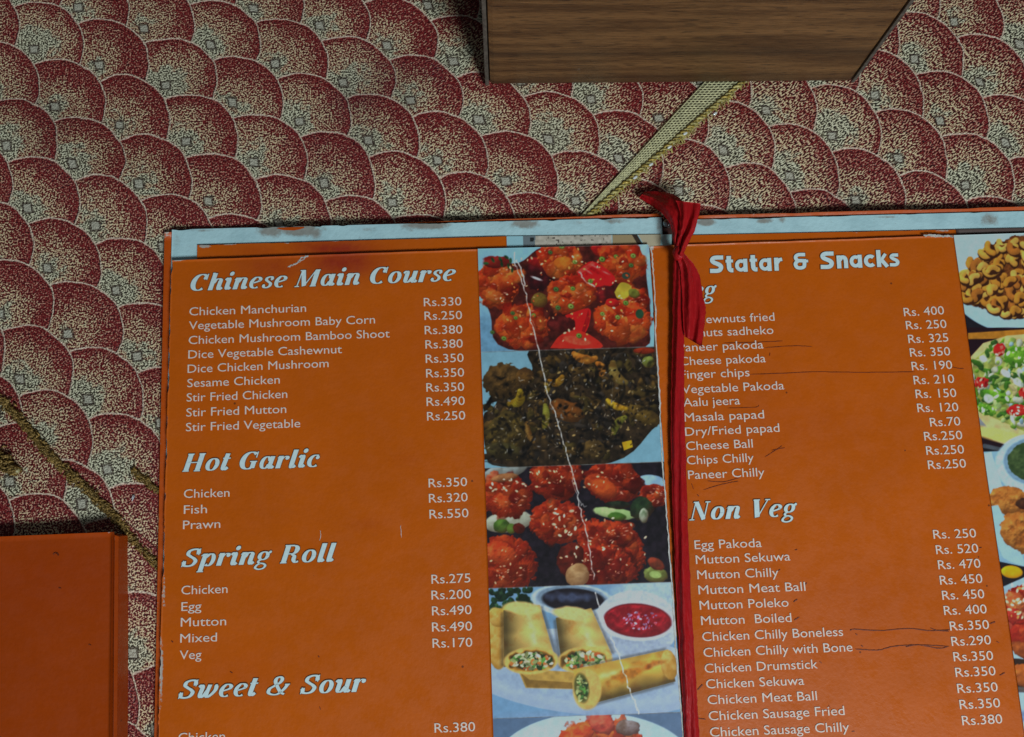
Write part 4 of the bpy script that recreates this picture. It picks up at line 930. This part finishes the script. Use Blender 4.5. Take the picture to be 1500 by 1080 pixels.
def paint_right():
    c = Canvas(1380, 330, 1680, 1260, 1.1)
    c.a[:] = (18, 16, 18)
    c.poly([(1388, 340), (1700, 330), (1700, 470), (1500, 490), (1412, 487)], (22, 20, 26))
    c.blob(1500, 408, 112, 82, 0, (148, 188, 212), (140, 182, 206), (96, 128, 150), .02, 0, 0, amb=.8); c.poly([(1388, 340), (1500, 334), (1500, 400), (1396, 430)], (146, 186, 210), .03)
    r = random.Random(3)
    def cash(x, y, a0, col, L=7.5, w_=4.3, bend=-4.5):
        c.blob(x+1.5, y+2, L+5, w_+3, a0, (70, 34, 14), (50, 24, 10), (30, 14, 8), .1, .1, 0)
        for t in np.linspace(-1, 1, 7):
            a = math.radians(a0); px_ = t*L; py_ = bend*(t*t-.5)
            c.blob(x+px_*math.cos(a)-py_*math.sin(a), y+px_*math.sin(a)+py_*math.cos(a), w_, w_, 0, col, np.array(col)*.86, np.array(col)*.4, .1, .03, .25, (240, 225, 160), amb=.6)
    c.blob(1478, 408, 68, 48, -18, (120, 66, 24), (80, 42, 16), (50, 24, 10))
    c.blob(1500, 400, 70, 52, 0, (120, 66, 24), (80, 42, 16), (50, 24, 10))
    for _ in range(210):
        x, y = r.uniform(1405, 1570), r.uniform(350, 465)
        if ((x-1492)/88)**2+((y-408-(1500-x)*.06)/53)**2 > 1 or (x < 1440 and y < 372+(1440-x)*.4) or (y > 445 and x < 1440): continue
        cash(x, y, r.uniform(0, 180), r.choice([(200, 144, 56), (184, 122, 40), (206, 156, 70), (160, 96, 34)]), r.uniform(5, 8), r.uniform(3.6, 4.8), r.uniform(-6, -3))
    c.poly([(1414, 488), (1700, 472), (1700, 484), (1416, 496)], (140, 92, 26), .1); c.poly([(1416, 496), (1700, 484), (1700, 530), (1420, 540)], (22, 14, 18), .1)
    # flatbread with salad
    c.poly([(1400, 480), (1500, 480), (1700, 480), (1700, 660), (1436, 655)], (26, 12, 18), .1)
    c.poly([(1418, 488), (1700, 470), (1700, 492), (1418, 497)], (150, 98, 28), .1)
    c.poly([(1416, 545), (1421, 524), (1440, 505), (1475, 494), (1520, 490), (1700, 490), (1700, 670), (1500, 662), (1455, 645), (1425, 612)], (110, 116, 120), .05)
    c.poly([(1416, 545), (1421, 524), (1440, 503), (1475, 492), (1520, 488), (1700, 490), (1700, 662), (1500, 655), (1455, 636), (1427, 603)], (186, 160, 104), .08)
    c.flat(1470, 640, 60, 9, 14, (208, 178, 92), soft=4)
    c.poly([(1422, 548), (1428, 526), (1448, 510), (1490, 500), (1700, 500), (1700, 640), (1500, 632), (1455, 612), (1430, 590)], (120, 130, 60), .2)
    for _ in range(420):
        x, y = r.uniform(1422, 1560), r.uniform(500, 632)
        if y < 545-(x-1418)*1.2 or y > 590+(x-1425)*.6: continue
        cc = r.choice([(96, 150, 36), (60, 110, 30), (150, 180, 84), (190, 196, 170), (140, 176, 190), (52, 92, 34), (176, 168, 110), (170, 200, 120), (200, 204, 190)])
        c.blob(x, y, r.uniform(3, 9), r.uniform(2, 5), r.uniform(0, 180), cc, np.array(cc)*.75, np.array(cc)*.35, .3, .25, .4, (220, 235, 235))
    for x, y, rx, ry, a in ((1464, 513, 10, 8, -20), (1437, 560, 11, 8, -10), (1492, 602, 16, 9, 5), (1500, 577, 9, 7, 20)):
        c.blob(x, y, rx, ry, a, (196, 44, 34), (150, 18, 20), (80, 10, 12), .7, .3, .8); c.bits(x, y, rx*.9, ry*.9, 9, [(220, 110, 90), (226, 200, 170), (120, 14, 14)], (.6, 1.8), int(x))
    for x, y, rx, ry, a in ((1488, 522, 18, 15, 20), (1462, 580, 20, 9, 15), (1445, 600, 16, 7, 20)): c.blob(x, y, rx, ry, a, (112, 164, 44), (64, 116, 26), (34, 64, 18), .7, .32, .6); c.bits(x, y, rx, ry, 14, [(160, 200, 90), (50, 90, 24), (200, 215, 180)], (.7, 2.4), int(x)+5)
    for x, y in ((1440, 525), (1475, 548), (1490, 560), (1450, 585)): c.flat(x, y, 8, 5, 30, (196, 206, 200), .15, 2, .8, .5)
    c.poly([(1434, 655), (1442, 650), (1500, 664), (1500, 668)], (60, 66, 72), .1)
    # sauce bowl and fried pieces
    c.poly([(1438, 662), (1700, 652), (1700, 835), (1500, 832), (1455, 825)], (112, 150, 172), .05)
    c.flat(1510, 680, 52, 44, 0, (150, 182, 200), soft=3); c.flat(1512, 676, 42, 34, 0, (96, 126, 146), soft=3); c.blob(1516, 676, 40, 30, 0, (62, 80, 44), (38, 56, 30), (20, 30, 18), .5, .04, .2, amb=.7)
    c.poly([(1440, 665), (1452, 662), (1470, 718), (1500, 724), (1500, 735), (1450, 720)], (146, 176, 198), .03)
    kf = dict(c1=(176, 118, 50), c2=(140, 80, 30), dark=(60, 32, 14), lump=.5, edge=.08, gloss=.5, spec=(226, 196, 140))
    c.blob(1478, 734, 32, 21, 8, **kf); c.blob(1500, 738, 12, 8, 0, (70, 40, 24), (50, 30, 20)); c.blob(1496, 782, 38, 30, 20, **kf); c.poly([(1450, 742), (1462, 740), (1500, 820), (1500, 832), (1470, 818), (1452, 780)], (130, 166, 188), .03)
    c.blob(1500, 780, 36, 28, 15, **kf)
    c.poly([(1460, 822), (1500, 830), (1700, 832), (1700, 862), (1470, 862)], (24, 18, 22)); c.blob(1482, 838, 16, 9, 5, (214, 160, 20), (200, 140, 10), (120, 80, 10), .05, .03, .2)
    # red glazed piece
    c.poly([(1464, 862), (1500, 846), (1700, 840), (1700, 1010), (1500, 992), (1478, 960)], (128, 158, 176), .05)
    c.ball(1512, 908, 45, 56, 0, cols=((176, 60, 30), (130, 26, 16), (200, 120, 60), (150, 30, 22), (206, 170, 120)), n_=60); c.bits(1492, 880, 24, 26, 40, [(220, 200, 160), (200, 120, 60)], (.8, 2.2), 51)
    c.blob(1505, 955, 26, 12, 20, (150, 76, 30), (110, 50, 20)); c.flat(1500, 974, 30, 8, 10, (40, 24, 18)); c.blob(1510, 992, 36, 18, 10, (170, 96, 36), (140, 70, 24), gloss=.5); c.flat(1500, 1012, 34, 5, 8, (70, 64, 62))
    c.poly([(1480, 1014), (1700, 1020), (1700, 1260), (1490, 1260)], (132, 160, 182), .04); c.flat(1500, 1050, 26, 8, 10, (100, 120, 150), soft=6)
    return c

# ------------------------------------------------------------------ the open menu
menu = empty('open_menu', (0, 0, 0))
tag(menu, 'open orange menu with printed price lists and strips of food pictures, tattered at its edges', 'menu')
def und(z0, a, sd, sc=.06): return lambda x, y: z0+a*vnoise(x, y, sc, sd)
BOT = 1330
def xl(x0, y0, x1, y1, y): return x0+(x1-x0)*(y-y0)/(y1-y0)
# cover boards
slab('cover', [(241, 339.5), (968, 312.5), (xl(968, 313, 1016, 1080, BOT), BOT), (xl(241, 338, 226, 1080, BOT), BOT)], .0022, .0022, M_COVER, menu, 40, 60,
     jit=[('T', .0004, .01, 5)], rubs=[(243, 340, 10, 8, .8), (966, 314, 6, 4, .8), (800, 318, 50, 2, .55), (232, 900, 3, 90, .62), (234, 620, 3, 60, .5)])
slab('cover', [(1016, 316), (1640, 299), (xl(1640, 299, 1780, 1080, BOT), BOT), (xl(1016, 316, 1030, 1080, BOT), BOT)], .0022, .0022, M_COVER, menu, 40, 60, jit=[('T', .0004, .01, 7)])
V, Fc = boxmesh(pix(950, 320)[0], pix(1035, 320)[0], pix(1000, BOT)[1], pix(985, 322)[1], .0002, .0012, .0003)
obj('spine_board', V, Fc, M_BOARD, menu, smooth=False)
# white liner boards
blotches = [(395, 338, 26, 12, .85), (440, 337, 36, 11, 1.0), (462, 340, 14, 12, .8), (300, 338, 26, 3, .6), (625, 330, 44, 8, .9), (600, 334, 20, 8, .5), (770, 328, 34, 9, .8), (850, 326, 22, 6, .5), (900, 324, 34, 6, .65), (540, 335, 16, 6, .5), (258, 350, 8, 20, .5), (300, 334, 50, 4, .6), (965, 330, 6, 14, .6), (280, 362, 12, 6, .45)]  # grime on the liner paper
slab('liner', [(252, 336.5), (969, 318.5), (xl(969, 319, 1012, 1080, BOT), BOT), (xl(251, 341, 232, 1080, BOT), BOT)], .0031, .0007, M_LINER, menu, 320, 90, tp=3.2,
     jit=[('T', .0007, .006, 9)], stains=blotches)
slab('liner', [(1014, 322), (1640, 306), (xl(1640, 306, 1780, 1080, BOT), BOT), (xl(1014, 322, 1030, 1080, BOT), BOT)], .0031, .0007, M_LINER, menu, 220, 90, tp=3.2,
     jit=[('T', .0005, .008, 10)], stains=[(1035, 326, 16, 6, 1.), (1120, 324, 20, 5, .8), (1145, 322, 10, 8, .7), (1450, 322, 18, 12, .75), (1300, 318, 30, 3, .6)])
# a strip of the orange cover shows where the liner paper has torn away
V = pixa([(405, 334.6), (408, 333.6), (424, 333.2), (445, 332.4), (446, 334), (438, 336.4), (430, 337.8), (414, 337)], .0033)
obj('torn_patch', V, [list(range(8))[::-1]], M_COVER, menu, smooth=False)
# page underneath, left
def paint_under(px_):
    c = np.zeros((len(px_), 3)); x, y = px_[:, 0], px_[:, 1]
    c[:] = (150, 70, 10)
    m = x > 740; c[m] = (118, 158, 176)
    m = (x > 782) & (x < 896); nn = vnoise(x, y, 4, 31); c[m] = np.array((142, 140, 128))[None]+(nn[m]*14)[:, None]
    m = (x > 766) & (x < 784); c[m] = (84, 96, 100); m = (np.abs(x-779) < 3) & (y > 348) & (y < 354); c[m] = (30, 34, 34)
    m = (x > 897) & (x < 930+(y-345)*.8); c[m] = (124, 112, 84); m = (np.abs(x-(930+(y-345)*.6)) < 4); c[m] = (44, 36, 30); m = (x > 935+(y-345)*.6); c[m] = (142, 138, 116); m = x > 968; c[m] = (130, 168, 184)
    m = (x > 800) & (x < 890) & (vnoise(x, y, 3, 33) > .62); c[m] = (70, 64, 60)
    return base(c, .8)
slab('page', [(289, 359), (742, 346.5), (xl(742, 346, 770, 1080, BOT), BOT), (xl(289, 359, 280, 1080, BOT), BOT)], und(.0040, .00012, 12, .03), .0006, M_PAGE, menu, 200, 90, tp=3.0,
     jit=[('T', .0003, .01, 13)], stains=[(490, 364, 60, 12, .95), (455, 360, 30, 8, .6), (380, 368, 40, 10, .3)], rubs=[(300, 361, 14, 4, 1.0), (420, 356, 8, 2, .8), (490, 353, 12, 1.5, .9), (610, 350, 9, 1.5, .8), (330, 358, 26, 1.8, .9)])
o = slab('page_picture', [(742, 346.3), (984, 343.5), (990, BOT), (xl(742, 346, 770, 1080, BOT), BOT)], .0038, .0006, M_PHOTO, menu, 240, 240, tp=3.0, vcol=paint_under)
# top page, left spread
SL = lambda x, y: .0056+.00055*vnoise(x, y, .09, 14)+.00010*vnoise(x, y, .028, 61)
XT = lambda y: xl(700, 366, 723, 1080, y)
page_l = slab('page', [(251, 381.5), (XT(364), 365.2), (XT(BOT), BOT), (xl(253, 381, 231, 1080, BOT), BOT)], SL, .0009, M_PAGE, menu, 150, 200,
     jit=[('L', .0007, .006, 15), ('T', .00012, .01, 16)],
     stains=[(500, 384, 60, 22, .95), (405, 390, 60, 26, .5), (460, 398, 40, 20, .45), (595, 674, 18, 10, .10), (538, 768, 26, 9, .14), (350, 980, 60, 40, .12), (640, 500, 80, 60, .1)],
     rubs=[(300, 378, 20, 1.5, .6), (382, 375, 10, 1.6, 1.), (262, 381, 14, 3, 1.), (236, 980, 5, 90, .9), (238, 760, 3.5, 70, .8), (243, 600, 3, 50, .75), (241, 870, 4, 50, .8)])
c = paint_left()
SP = SL
pic_l = slab('food_picture_strip', [(XT(364), 364.7), (951, 358), (xl(956, 358, 1003, 1080, BOT), BOT), (XT(BOT), BOT)], SP, .0009, M_PHOTO, menu, 330, 1000, jit=[('R', .0004, .012, 17)], vcol=c.sample)
# torn white paper core along its inner edge
EDG = [(949, 358), (955, 372), (957, 400), (960, 450), (961, 505), (965, 560), (967, 610), (969, 660), (972, 700), (976, 745), (979, 790), (983, 840), (986, 880), (988, 930), (992, 975), (996, 1020), (999, 1060), (1002, 1100), (1008, 1180)]
ink(EDG, 2.2, lambda x, y: SP(x, y), menu, M_PAPER, 'torn_paper_edge', .0001, .45, 8)
# cracked ink near the heading
ink([(422, 392), (430, 388), (437, 384), (441, 379), (446, 377), (452, 375)], 2.0, SL, page_l, M_PAPER, 'scratch', .00015, .6)
ink([(437, 385), (444, 381), (448, 377)], 1.4, SL, page_l, M_PAPER, 'scratch', .00016, .5)
ink([(469, 777), (470, 786), (468, 792)], .9, SL, page_l, M_PAPER, 'scratch', .00015, .2)
ink([(587, 770), (588, 788)], .9, SL, page_l, M_PAPER, 'scratch', .00015, .2)
# right spread
SR0 = .0056
def SR(x, y):
    x = np.asarray(x, float); y = np.asarray(y, float)
    xe = pix(955, 360)[0]+ (y-pix(955, 360)[1])*(-.0)      # gutter
    t = np.clip((x-xe)/.012, 0, 1)
    return .0046+.0010*(t*t*(3-2*t))+.0005*vnoise(x, y, .08, 18)+.00010*vnoise(x, y, .028, 62)
slab('page', [(1000, 345), (1400, 336.5), (xl(1400, 336, 1500, 1080, BOT), BOT), (xl(985, 350, 1012, 1080, BOT), BOT)], .0038, .0006, M_PAGE, menu, 120, 80, tp=3.0, jit=[('T', .0002, .01, 19)], rubs=[(1250, 341, 20, 1.5, .7), (1380, 338, 20, 3, .8)])
slab('page_picture', [(1400.4, 336.3), (1640, 331), (1790, BOT), (xl(1400, 336, 1500, 1080, BOT)+.5, BOT)], .0038, .0006, M_PHOTO, menu, 60, 60, vcol=lambda p: base(np.tile((52, 40, 36), (len(p), 1)).astype(float)))
XR = lambda y: xl(1394, 346, 1497.5, 1080, y)
page_r = slab('page', [(951, 361), (XR(346), 346), (XR(BOT), BOT), (xl(951, 361, 996, 1080, BOT), BOT)], SR, .0009, M_PAGE, menu, 170, 200,
     jit=[('T', .0002, .012, 20)], stains=[(1150, 620, 120, 60, .12), (1250, 900, 120, 90, .10)], rubs=[(1375, 347, 26, 3, 1.0), (1300, 350, 10, 1.5, .7), (955, 363, 5, 5, 1.)])
c = paint_right()
slab('food_picture_strip', [(XR(346)+.5, 346.2), (1640, 338.5), (1790, BOT), (XR(BOT)+.5, BOT)], lambda x, y: SR(x, y), .0009, M_PHOTO, menu, 330, 900, vcol=c.sample)
ink([(1352, 345.5), (1368, 344.8), (1380, 346.5), (1392, 346), (1396, 348)], 3.0, SR, page_r, M_PAPER, 'torn_paper_edge', .0002, .5)

# ---- lettering, left page
NAMES_L = [("Chicken Manchurian", 277.5, 462.5, 448.5, 457), ("Vegetable Mushroom Baby Corn", 277, 483, 549.5, 474), ("Chicken Mushroom Bamboo Shoot", 276.5, 504.5, 571, 494.5),
 ("Dice Vegetable Cashewnut", 276, 525.5, 501, 517.5), ("Dice Chicken Mushroom", 275, 546.5, 481.5, 538), ("Sesame Chicken", 274.5, 567.5, 410, 562), ("Stir Fried Chicken", 273.5, 588.5, 421, 583),
 ("Stir Fried Mutton", 273, 610.5, 419.5, 605), ("Stir Fried Vegetable", 272.5, 632, 440, 626), ("Chicken", 269.5, 729.6, 336.4, 727.6), ("Fish", 269.5, 752.9, 303.4, 751.7), ("Prawn", 268.3, 775.3, 322.9, 773.3),
 ("Chicken", 265.9, 871, 333.5, 868.6), ("Egg", 265.9, 895.1, 295.2, 893.9), ("Mutton", 265, 917.9, 331.5, 915.9), ("Mixed", 264.2, 941.5, 318, 939.5), ("Veg", 263.4, 966, 295.2, 964.8), ("Chicken", 261.4, 1087, 329.8, 1084.5)]
PRICES_L = [("Rs.330", 621, 449, 676, 447.5), ("Rs.250", 622, 469, 677, 467.7), ("Rs.380", 622.3, 490, 677.5, 488.7), ("Rs.380", 623.3, 511, 678, 509.3), ("Rs.350", 623.7, 532, 679.3, 530.3), ("Rs.350", 624.3, 553.3, 680, 551.7),
 ("Rs.350", 624.7, 574, 680, 572.7), ("Rs.490", 625, 595, 681, 593.3), ("Rs.250", 625.7, 616.3, 681.7, 614.7), ("Rs.350", 628, 714.2, 684.4, 712.1), ("Rs.320", 628.5, 736.6, 685.2, 734.5), ("Rs.550", 629.3, 759.8, 686.4, 757.8),
 ("Rs.275", 632.2, 855.2, 689.2, 853.1), ("Rs.200", 632.2, 878.4, 690, 876.4), ("Rs.490", 633, 901.6, 690.9, 899.6), ("Rs.490", 633, 925.2, 691.7, 923.6), ("Rs.170", 633.8, 948.9, 692.1, 947.3), ("Rs.380", 636.7, 1073.2, 696.2, 1071.1)]
for s, x0, y0, x1, y1 in NAMES_L: text_line(s, (x0, y0), (x1, y1), 11.8+(y0-460)*.0022, SL, page_l, 'item_name')
for s, x0, y0, x1, y1 in PRICES_L: text_line(s, (x0, y0), (x1, y1), 12.2+(y0-460)*.0024, SL, page_l, 'price')
heading('Chinese Main Course', (278, 426.7), (666.7, 411.7), 24, SL, page_l)
heading('Hot Garlic', (268.7, 691), (468.4, 684), 25.5, SL, page_l)
heading('Spring Roll', (265.9, 830.7), (490, 822.2), 26, SL, page_l)
heading('Sweet & Sour', (261.4, 1023.5), (533.6, 1012.9), 27, SL, page_l)
# ---- lettering, right page
NAMES_R = [("Cashewnuts fried", 994, 475.3, 1134.6, 470), ("Peanuts sadheko", 996, 494.5, 1133, 489.3), ("Paneer pakoda", 994.5, 515.4, 1118.3, 510.6), ("Cheese pakoda", 996, 535.5, 1121.6, 530.8), ("Finger chips", 997, 555.2, 1098, 551.4),
 ("Vegetable Pakoda", 999, 576.7, 1148.7, 570.5), ("Aalu jeera", 1001, 596, 1084, 592.5), ("Masala papad", 1002.5, 617.8, 1119.4, 613), ("Dry/Fried papad", 1003.8, 638.8, 1141.8, 632.6), ("Cheese Ball", 1005.3, 659.7, 1102.8, 655.7),
 ("Chips Chilly", 1006.4, 680.7, 1104.2, 676.3), ("Paneer Chilly", 1008.2, 702, 1120, 697.6), ("Egg Pakoda", 1017.6, 804.5, 1115.8, 801.3), ("Mutton Sekuwa", 1019.4, 826.3, 1157.7, 821), ("Mutton Chilly", 1021.5, 848.5, 1140.5, 844.6),
 ("Mutton Meat Ball", 1023.3, 870.7, 1179.9, 865.4), ("Mutton Poleko", 1025, 893.2, 1155.2, 888.6), ("Mutton  Boiled", 1027.2, 915.7, 1159.5, 911), ("Chicken Chilly Boneless", 1028.9, 939.3, 1235, 931.5),
 ("Chicken Chilly with Bone", 1030.7, 962.5, 1248.8, 954), ("Chicken Drumstick", 1032.4, 985.7, 1197.8, 979), ("Chicken Sekuwa", 1034.5, 1008.6, 1178, 1003), ("Chicken Meat Ball", 1036.7, 1031.8, 1196.8, 1025.5),
 ("Chicken Sausage Fried", 1038.4, 1055.4, 1237.2, 1047.3), ("Chicken Sausage Chilly", 1040.2, 1079.3, 1244, 1071.2)]
PRICES_R = [("Rs. 400", 1324.2, 463.6, 1383, 460.7), ("Rs. 250", 1327.4, 482.8, 1386.6, 480.6), ("Rs. 325", 1330.7, 503, 1389.2, 500.5), ("Rs. 350", 1333.2, 522.8, 1392, 520.7), ("Rs. 190", 1335.7, 542.7, 1395, 540.5), ("Rs. 210", 1338.6, 563.3, 1397.8, 561),
 ("Rs. 150", 1341.5, 583.5, 1401, 581.7), ("Rs. 120", 1344, 604, 1404, 602.3), ("Rs.70", 1362.5, 625, 1406.9, 623.2), ("Rs.250", 1354, 645.6, 1409.8, 643.5), ("Rs.250", 1357, 666.6, 1412.3, 664.4), ("Rs.250", 1359.6, 687.5, 1415.2, 685),
 ("Rs. 250", 1367.4, 789.4, 1430, 787.3), ("Rs. 520", 1371.3, 811.9, 1433.2, 809.4), ("Rs. 470", 1374.4, 834, 1436.4, 831.6), ("Rs. 450", 1377, 856.6, 1439.2, 853.8), ("Rs. 450", 1380.4, 878.7, 1442, 876.3), ("Rs. 400", 1383, 901, 1445.5, 898.5),
 ("Rs.350", 1391.7, 923.8, 1449, 921.3), ("Rs.290", 1394, 946.3, 1451.8, 943.8), ("Rs.350", 1397, 968.8, 1455, 966.7), ("Rs.350", 1399.8, 991.7, 1458.5, 989.2), ("Rs.350", 1402.6, 1015.3, 1461.7, 1012.8), ("Rs.350", 1406, 1038.8, 1465.2, 1036), ("Rs.380", 1409.6, 1062.4, 1468.4, 1059.6)]
for s, x0, y0, x1, y1 in NAMES_R: text_line(s, (x0, y0), (x1, y1), 11.9+(y0-460)*.0026, SR, page_r, 'item_name')
for s, x0, y0, x1, y1 in PRICES_R: text_line(s, (x0, y0), (x1, y1), 12.2+(y0-460)*.0026, SR, page_r, 'price')
heading('Statar & Snacks', (1040.5, 400.4), (1318.7, 390.5), 25, SR, page_r, 'B')
heading('Veg', (990, 439), (1049, 436.5), 25, SR, page_r)
heading('Non Veg', (1011.4, 762.3), (1166.8, 756.3), 26.5, SR, page_r)
flush_text()
# ---- ballpoint strokes
for pts, w_ in (([(1245, 924), (1252, 922), (1290, 924), (1330, 921), (1362, 924), (1392, 923)], 1.3), ([(1362, 920), (1374, 924), (1390, 925)], 1.0),
  ([(1253, 951), (1268, 952), (1288, 952.5), (1310, 947), (1345, 945), (1388, 947)], 1.3), ([(1326, 948), (1345, 945), (1375, 950), (1390, 947)], 1.2), ([(1253, 929), (1256, 930)], 1.8), ([(1261, 946), (1264, 947)], 1.6),
  ([(1450, 914), (1458, 911)], 1.7), ([(1459, 940), (1464, 942)], 1.3), ([(1464, 990), (1472, 985)], 1.6), ([(1434, 803), (1438, 802)], 1.2), ([(1178, 858), (1182, 854)], 1.4), ([(1162, 882), (1168, 878)], 1.5), ([(1163, 909), (1171, 904)], 1.6), ([(1139, 837), (1143, 834)], 1.2),
  ([(1060, 503), (1100, 502), (1147, 500)], .9), ([(1120, 510), (1160, 507), (1190, 508)], .8), ([(1098, 549), (1150, 547), (1200, 545), (1270, 546), (1340, 545)], .9), ([(1395, 538), (1404, 540), (1412, 540)], .9),
  ([(1022, 1011), (1026, 1006), (1029, 1003)], 1.8), ([(1013, 708), (1016, 717)], .8), ([(1021, 725), (1024, 727)], 1.3), ([(1030, 718), (1050, 712), (1066, 708), (1082, 705)], .8), ([(1036, 705), (1060, 706), (1084, 700)], .9),
  ([(1120, 670), (1134, 661), (1146, 653)], .8), ([(1130, 660), (1140, 658), (1150, 656)], .8), ([(1045, 582), (1050, 590), (1053, 586)], .9), ([(1065, 598), (1105, 597), (1112, 594)], .7), ([(1020, 1052), (1034, 1054)], 1.2), ([(1214, 1033), (1216, 1037)], 1.0),
  ([(1164, 806), (1168, 805)], 1.1), ([(1201, 969), (1203, 972)], 1.2), ([(1247, 1072), (1252, 1071)], 1.0), ([(1128, 517), (1127, 522)], 1.0), ([(1062, 588), (1064, 592)], .9)):
    ink(pts, w_, SR, page_r, jig=.15)
for pts, w_ in (([(251, 939), (254, 941)], 1.8), ([(466, 961), (468, 963)], 1.8), ([(468, 1035), (470, 1040)], 1.2), ([(337, 984), (341, 986)], 1.2)):
    ink(pts, w_, SL, page_l)
# binding post in the gap between the boards
p = pix(975, 331); V, Fc = ellipsoid((p[0], p[1], .003), (.0022, .0022, .0019)); obj('binding_post', V, Fc, M_METAL, menu)

# ------------------------------------------------------------------ ribbon
def satin():
    m, nt, b = mat('red_satin_ribbon'); co = coord(nt)
    c = mixc(nt, noise(nt, 240, 4, .6, co), (.30, .005, .007), (.58, .012, .016)); nt.links.new(c, b.inputs['Base Color'])
    b.inputs['Roughness'].default_value = .42; b.inputs['Specular IOR Level'].default_value = .25; b.inputs['Sheen Weight'].default_value = .0; b.inputs['Sheen Tint'].default_value = (1, .2, .2, 1)
    mp = nd(nt, 'ShaderNodeMapping'); mp.inputs['Scale'].default_value = (1, .12, 1); nt.links.new(co, mp.inputs['Vector'])
    bump(nt, b, noise(nt, 900, 3, .6, mp.outputs[0]), .0006)
    return m
M_RIB = satin()
ribbon = empty('red_ribbon', (0, 0, 0))
tag(ribbon, 'red satin ribbon knotted at the top of the open menu and running down its fold', 'ribbon')
def band(name, L, Rr, z, camber=.0012, nu=14, k=8, folds=.0006, sd=1):
    L = smoothcurve(L, k); Rr = smoothcurve(Rr, k); m_ = len(L)
    L[:, 0] += .9*vnoise(L[:, 1], L[:, 0]*0, 5., 70+sd); Rr[:, 0] += 1.0*vnoise(Rr[:, 1], Rr[:, 0]*0, 4., 80+sd); Rr[-1, 1] += 2; L[-1, 1] -= 3
    zz = np.interp(np.linspace(0, 1, m_), np.linspace(0, 1, len(z)), z)
    V = []
    for i in range(m_):
        for j in range(nu):
            s = j/(nu-1); p = L[i]*(1-s)+Rr[i]*s
            zc = zz[i]+camber*math.sin(math.pi*s)+folds*math.sin(s*9+i*.13+sd)*math.sin(math.pi*s)
            V.append(pix(p[0], p[1], zc))
    V = np.array(V); low = V.copy(); low[:, 2] -= .0003
    F1 = [list(f) for f in gridfaces(nu, m_, True)]; N0 = len(V)
    F2 = [[q+N0 for q in f][::-1] for f in F1]
    rg = list(range(nu))+[nu*q+nu-1 for q in range(1, m_)]+[nu*(m_-1)+q for q in range(nu-2, -1, -1)]+[nu*q for q in range(m_-2, 0, -1)]
    F3 = [[rg[q], N0+rg[q], N0+rg[(q+1) % len(rg)], rg[(q+1) % len(rg)]] for q in range(len(rg))]
    return obj(name, np.vstack([V, low]), F1+F2+F3, M_RIB, ribbon)
# long strand down the gutter
band('strand', [(986, 374), (986, 420), (985, 500), (983, 600), (984, 700), (988, 800), (992, 900), (998, 1000), (1003, 1080), (1012, 1230)],
     [(999, 374), (1001, 420), (1002, 500), (1003, 600), (1006, 700), (1009, 800), (1014, 900), (1020, 1000), (1025, 1080), (1036, 1230)], [.0085, .0068, .0064, .0064], .0018, 20, 12, .0007)
band('tail', [(990, 372), (996, 392), (999, 425), (1000, 455), (1001, 478), (1003, 496)],
     [(1000, 370), (1015, 386), (1025, 406), (1030, 435), (1034, 458), (1028, 506)], [.013, .0115, .0105, .010, .0095, .009], .0018, 20, 8, .0014, 2)
band('loop', [(936, 290), (952, 300), (968, 311), (980, 326), (986, 345), (988, 372)],
     [(944, 281), (966, 281), (986, 285), (1001, 297), (1004, 330), (998, 374)], [.002, .0045, .010, .013, .0135, .012], .0022, 20, 8, .0016, 3)
band('front_fold', [(990, 294), (996, 312), (995, 335), (992, 355), (990, 374)],
     [(1027, 298), (1023, 318), (1018, 336), (1010, 354), (1000, 374)], [.015, .0155, .0155, .0150, .014], .0015, 20, 8, .0016, 5)
c0 = pix(994, 371, .0135); mbk = MB()
V, Fc = ellipsoid((0, 0, 0), (.0026, .0034, .0026), 0, 20); V = np.array(V)
V += (vnoise(V[:, 0]+V[:, 2], V[:, 1], .0016, 44)*.0005)[:, None]*np.array([1, .3, 1]); V += c0
obj('knot', V, Fc, M_RIB, ribbon)

# ------------------------------------------------------------------ closed menu at the lower left
cm_ = empty('closed_menu', (0, 0, 0))
tag(cm_, 'closed plain orange hardback menu lying at the lower left corner of the picture', 'menu')
def quadslab(name, quad, z, th, m_, stains=(), rubs=(), nx=60, ny=60, jit=None): return slab(name, quad, z, th, m_, cm_, nx, ny, jit, stains, rubs, er=.2)
zt = .0115
def ZC(x, y): return zt+.0002*vnoise(x, y, .05, 51)
quadslab('cover', [(-260, 797), (164, 779.5), (159, BOT), (-290, BOT)], ZC, .0020, M_OLDCOVER, stains=[(60, 850, 200, 60, .12)], rubs=[(160, 782, 8, 4, 1.0), (60, 786, 30, 1.5, .62), (120, 783, 20, 1.5, .62)], jit=[('T', .0002, .02, 52)], nx=100)
quadslab('hinge', [(162, 781), (171, 782), (167, BOT), (157.5, BOT)], zt-.0030, .0012, M_OLDCOVER, nx=10)
quadslab('spine', [(168, 784), (174, 786), (170, BOT), (164.5, BOT)], lambda x, y: zt-.0008+0*np.asarray(x), .0085, M_OLDCOVER, nx=14, rubs=[(176, 788, 10, 2, .8)])
quadslab('page_block', [(-255, 802), (162, 785), (157, BOT), (-285, BOT)], .0094, .0072, M_EDGE, nx=20)
ink([(78, 812), (81, 810), (84, 811), (86, 814)], 2.2, ZC, cm_, M_PEN, 'scuff', .0002, .4)
ink([(86, 861), (90, 862)], 1.6, ZC, cm_, M_PEN, 'scuff', .0002, .3)
ink([(130, 944), (134, 945)], 1.4, ZC, cm_, M_PEN, 'scuff', .0002, .3)
quadslab('cover', [(-258, 806), (186, 789), (183, BOT), (-288, BOT)], .0020, .0018, M_OLDCOVER, nx=30)
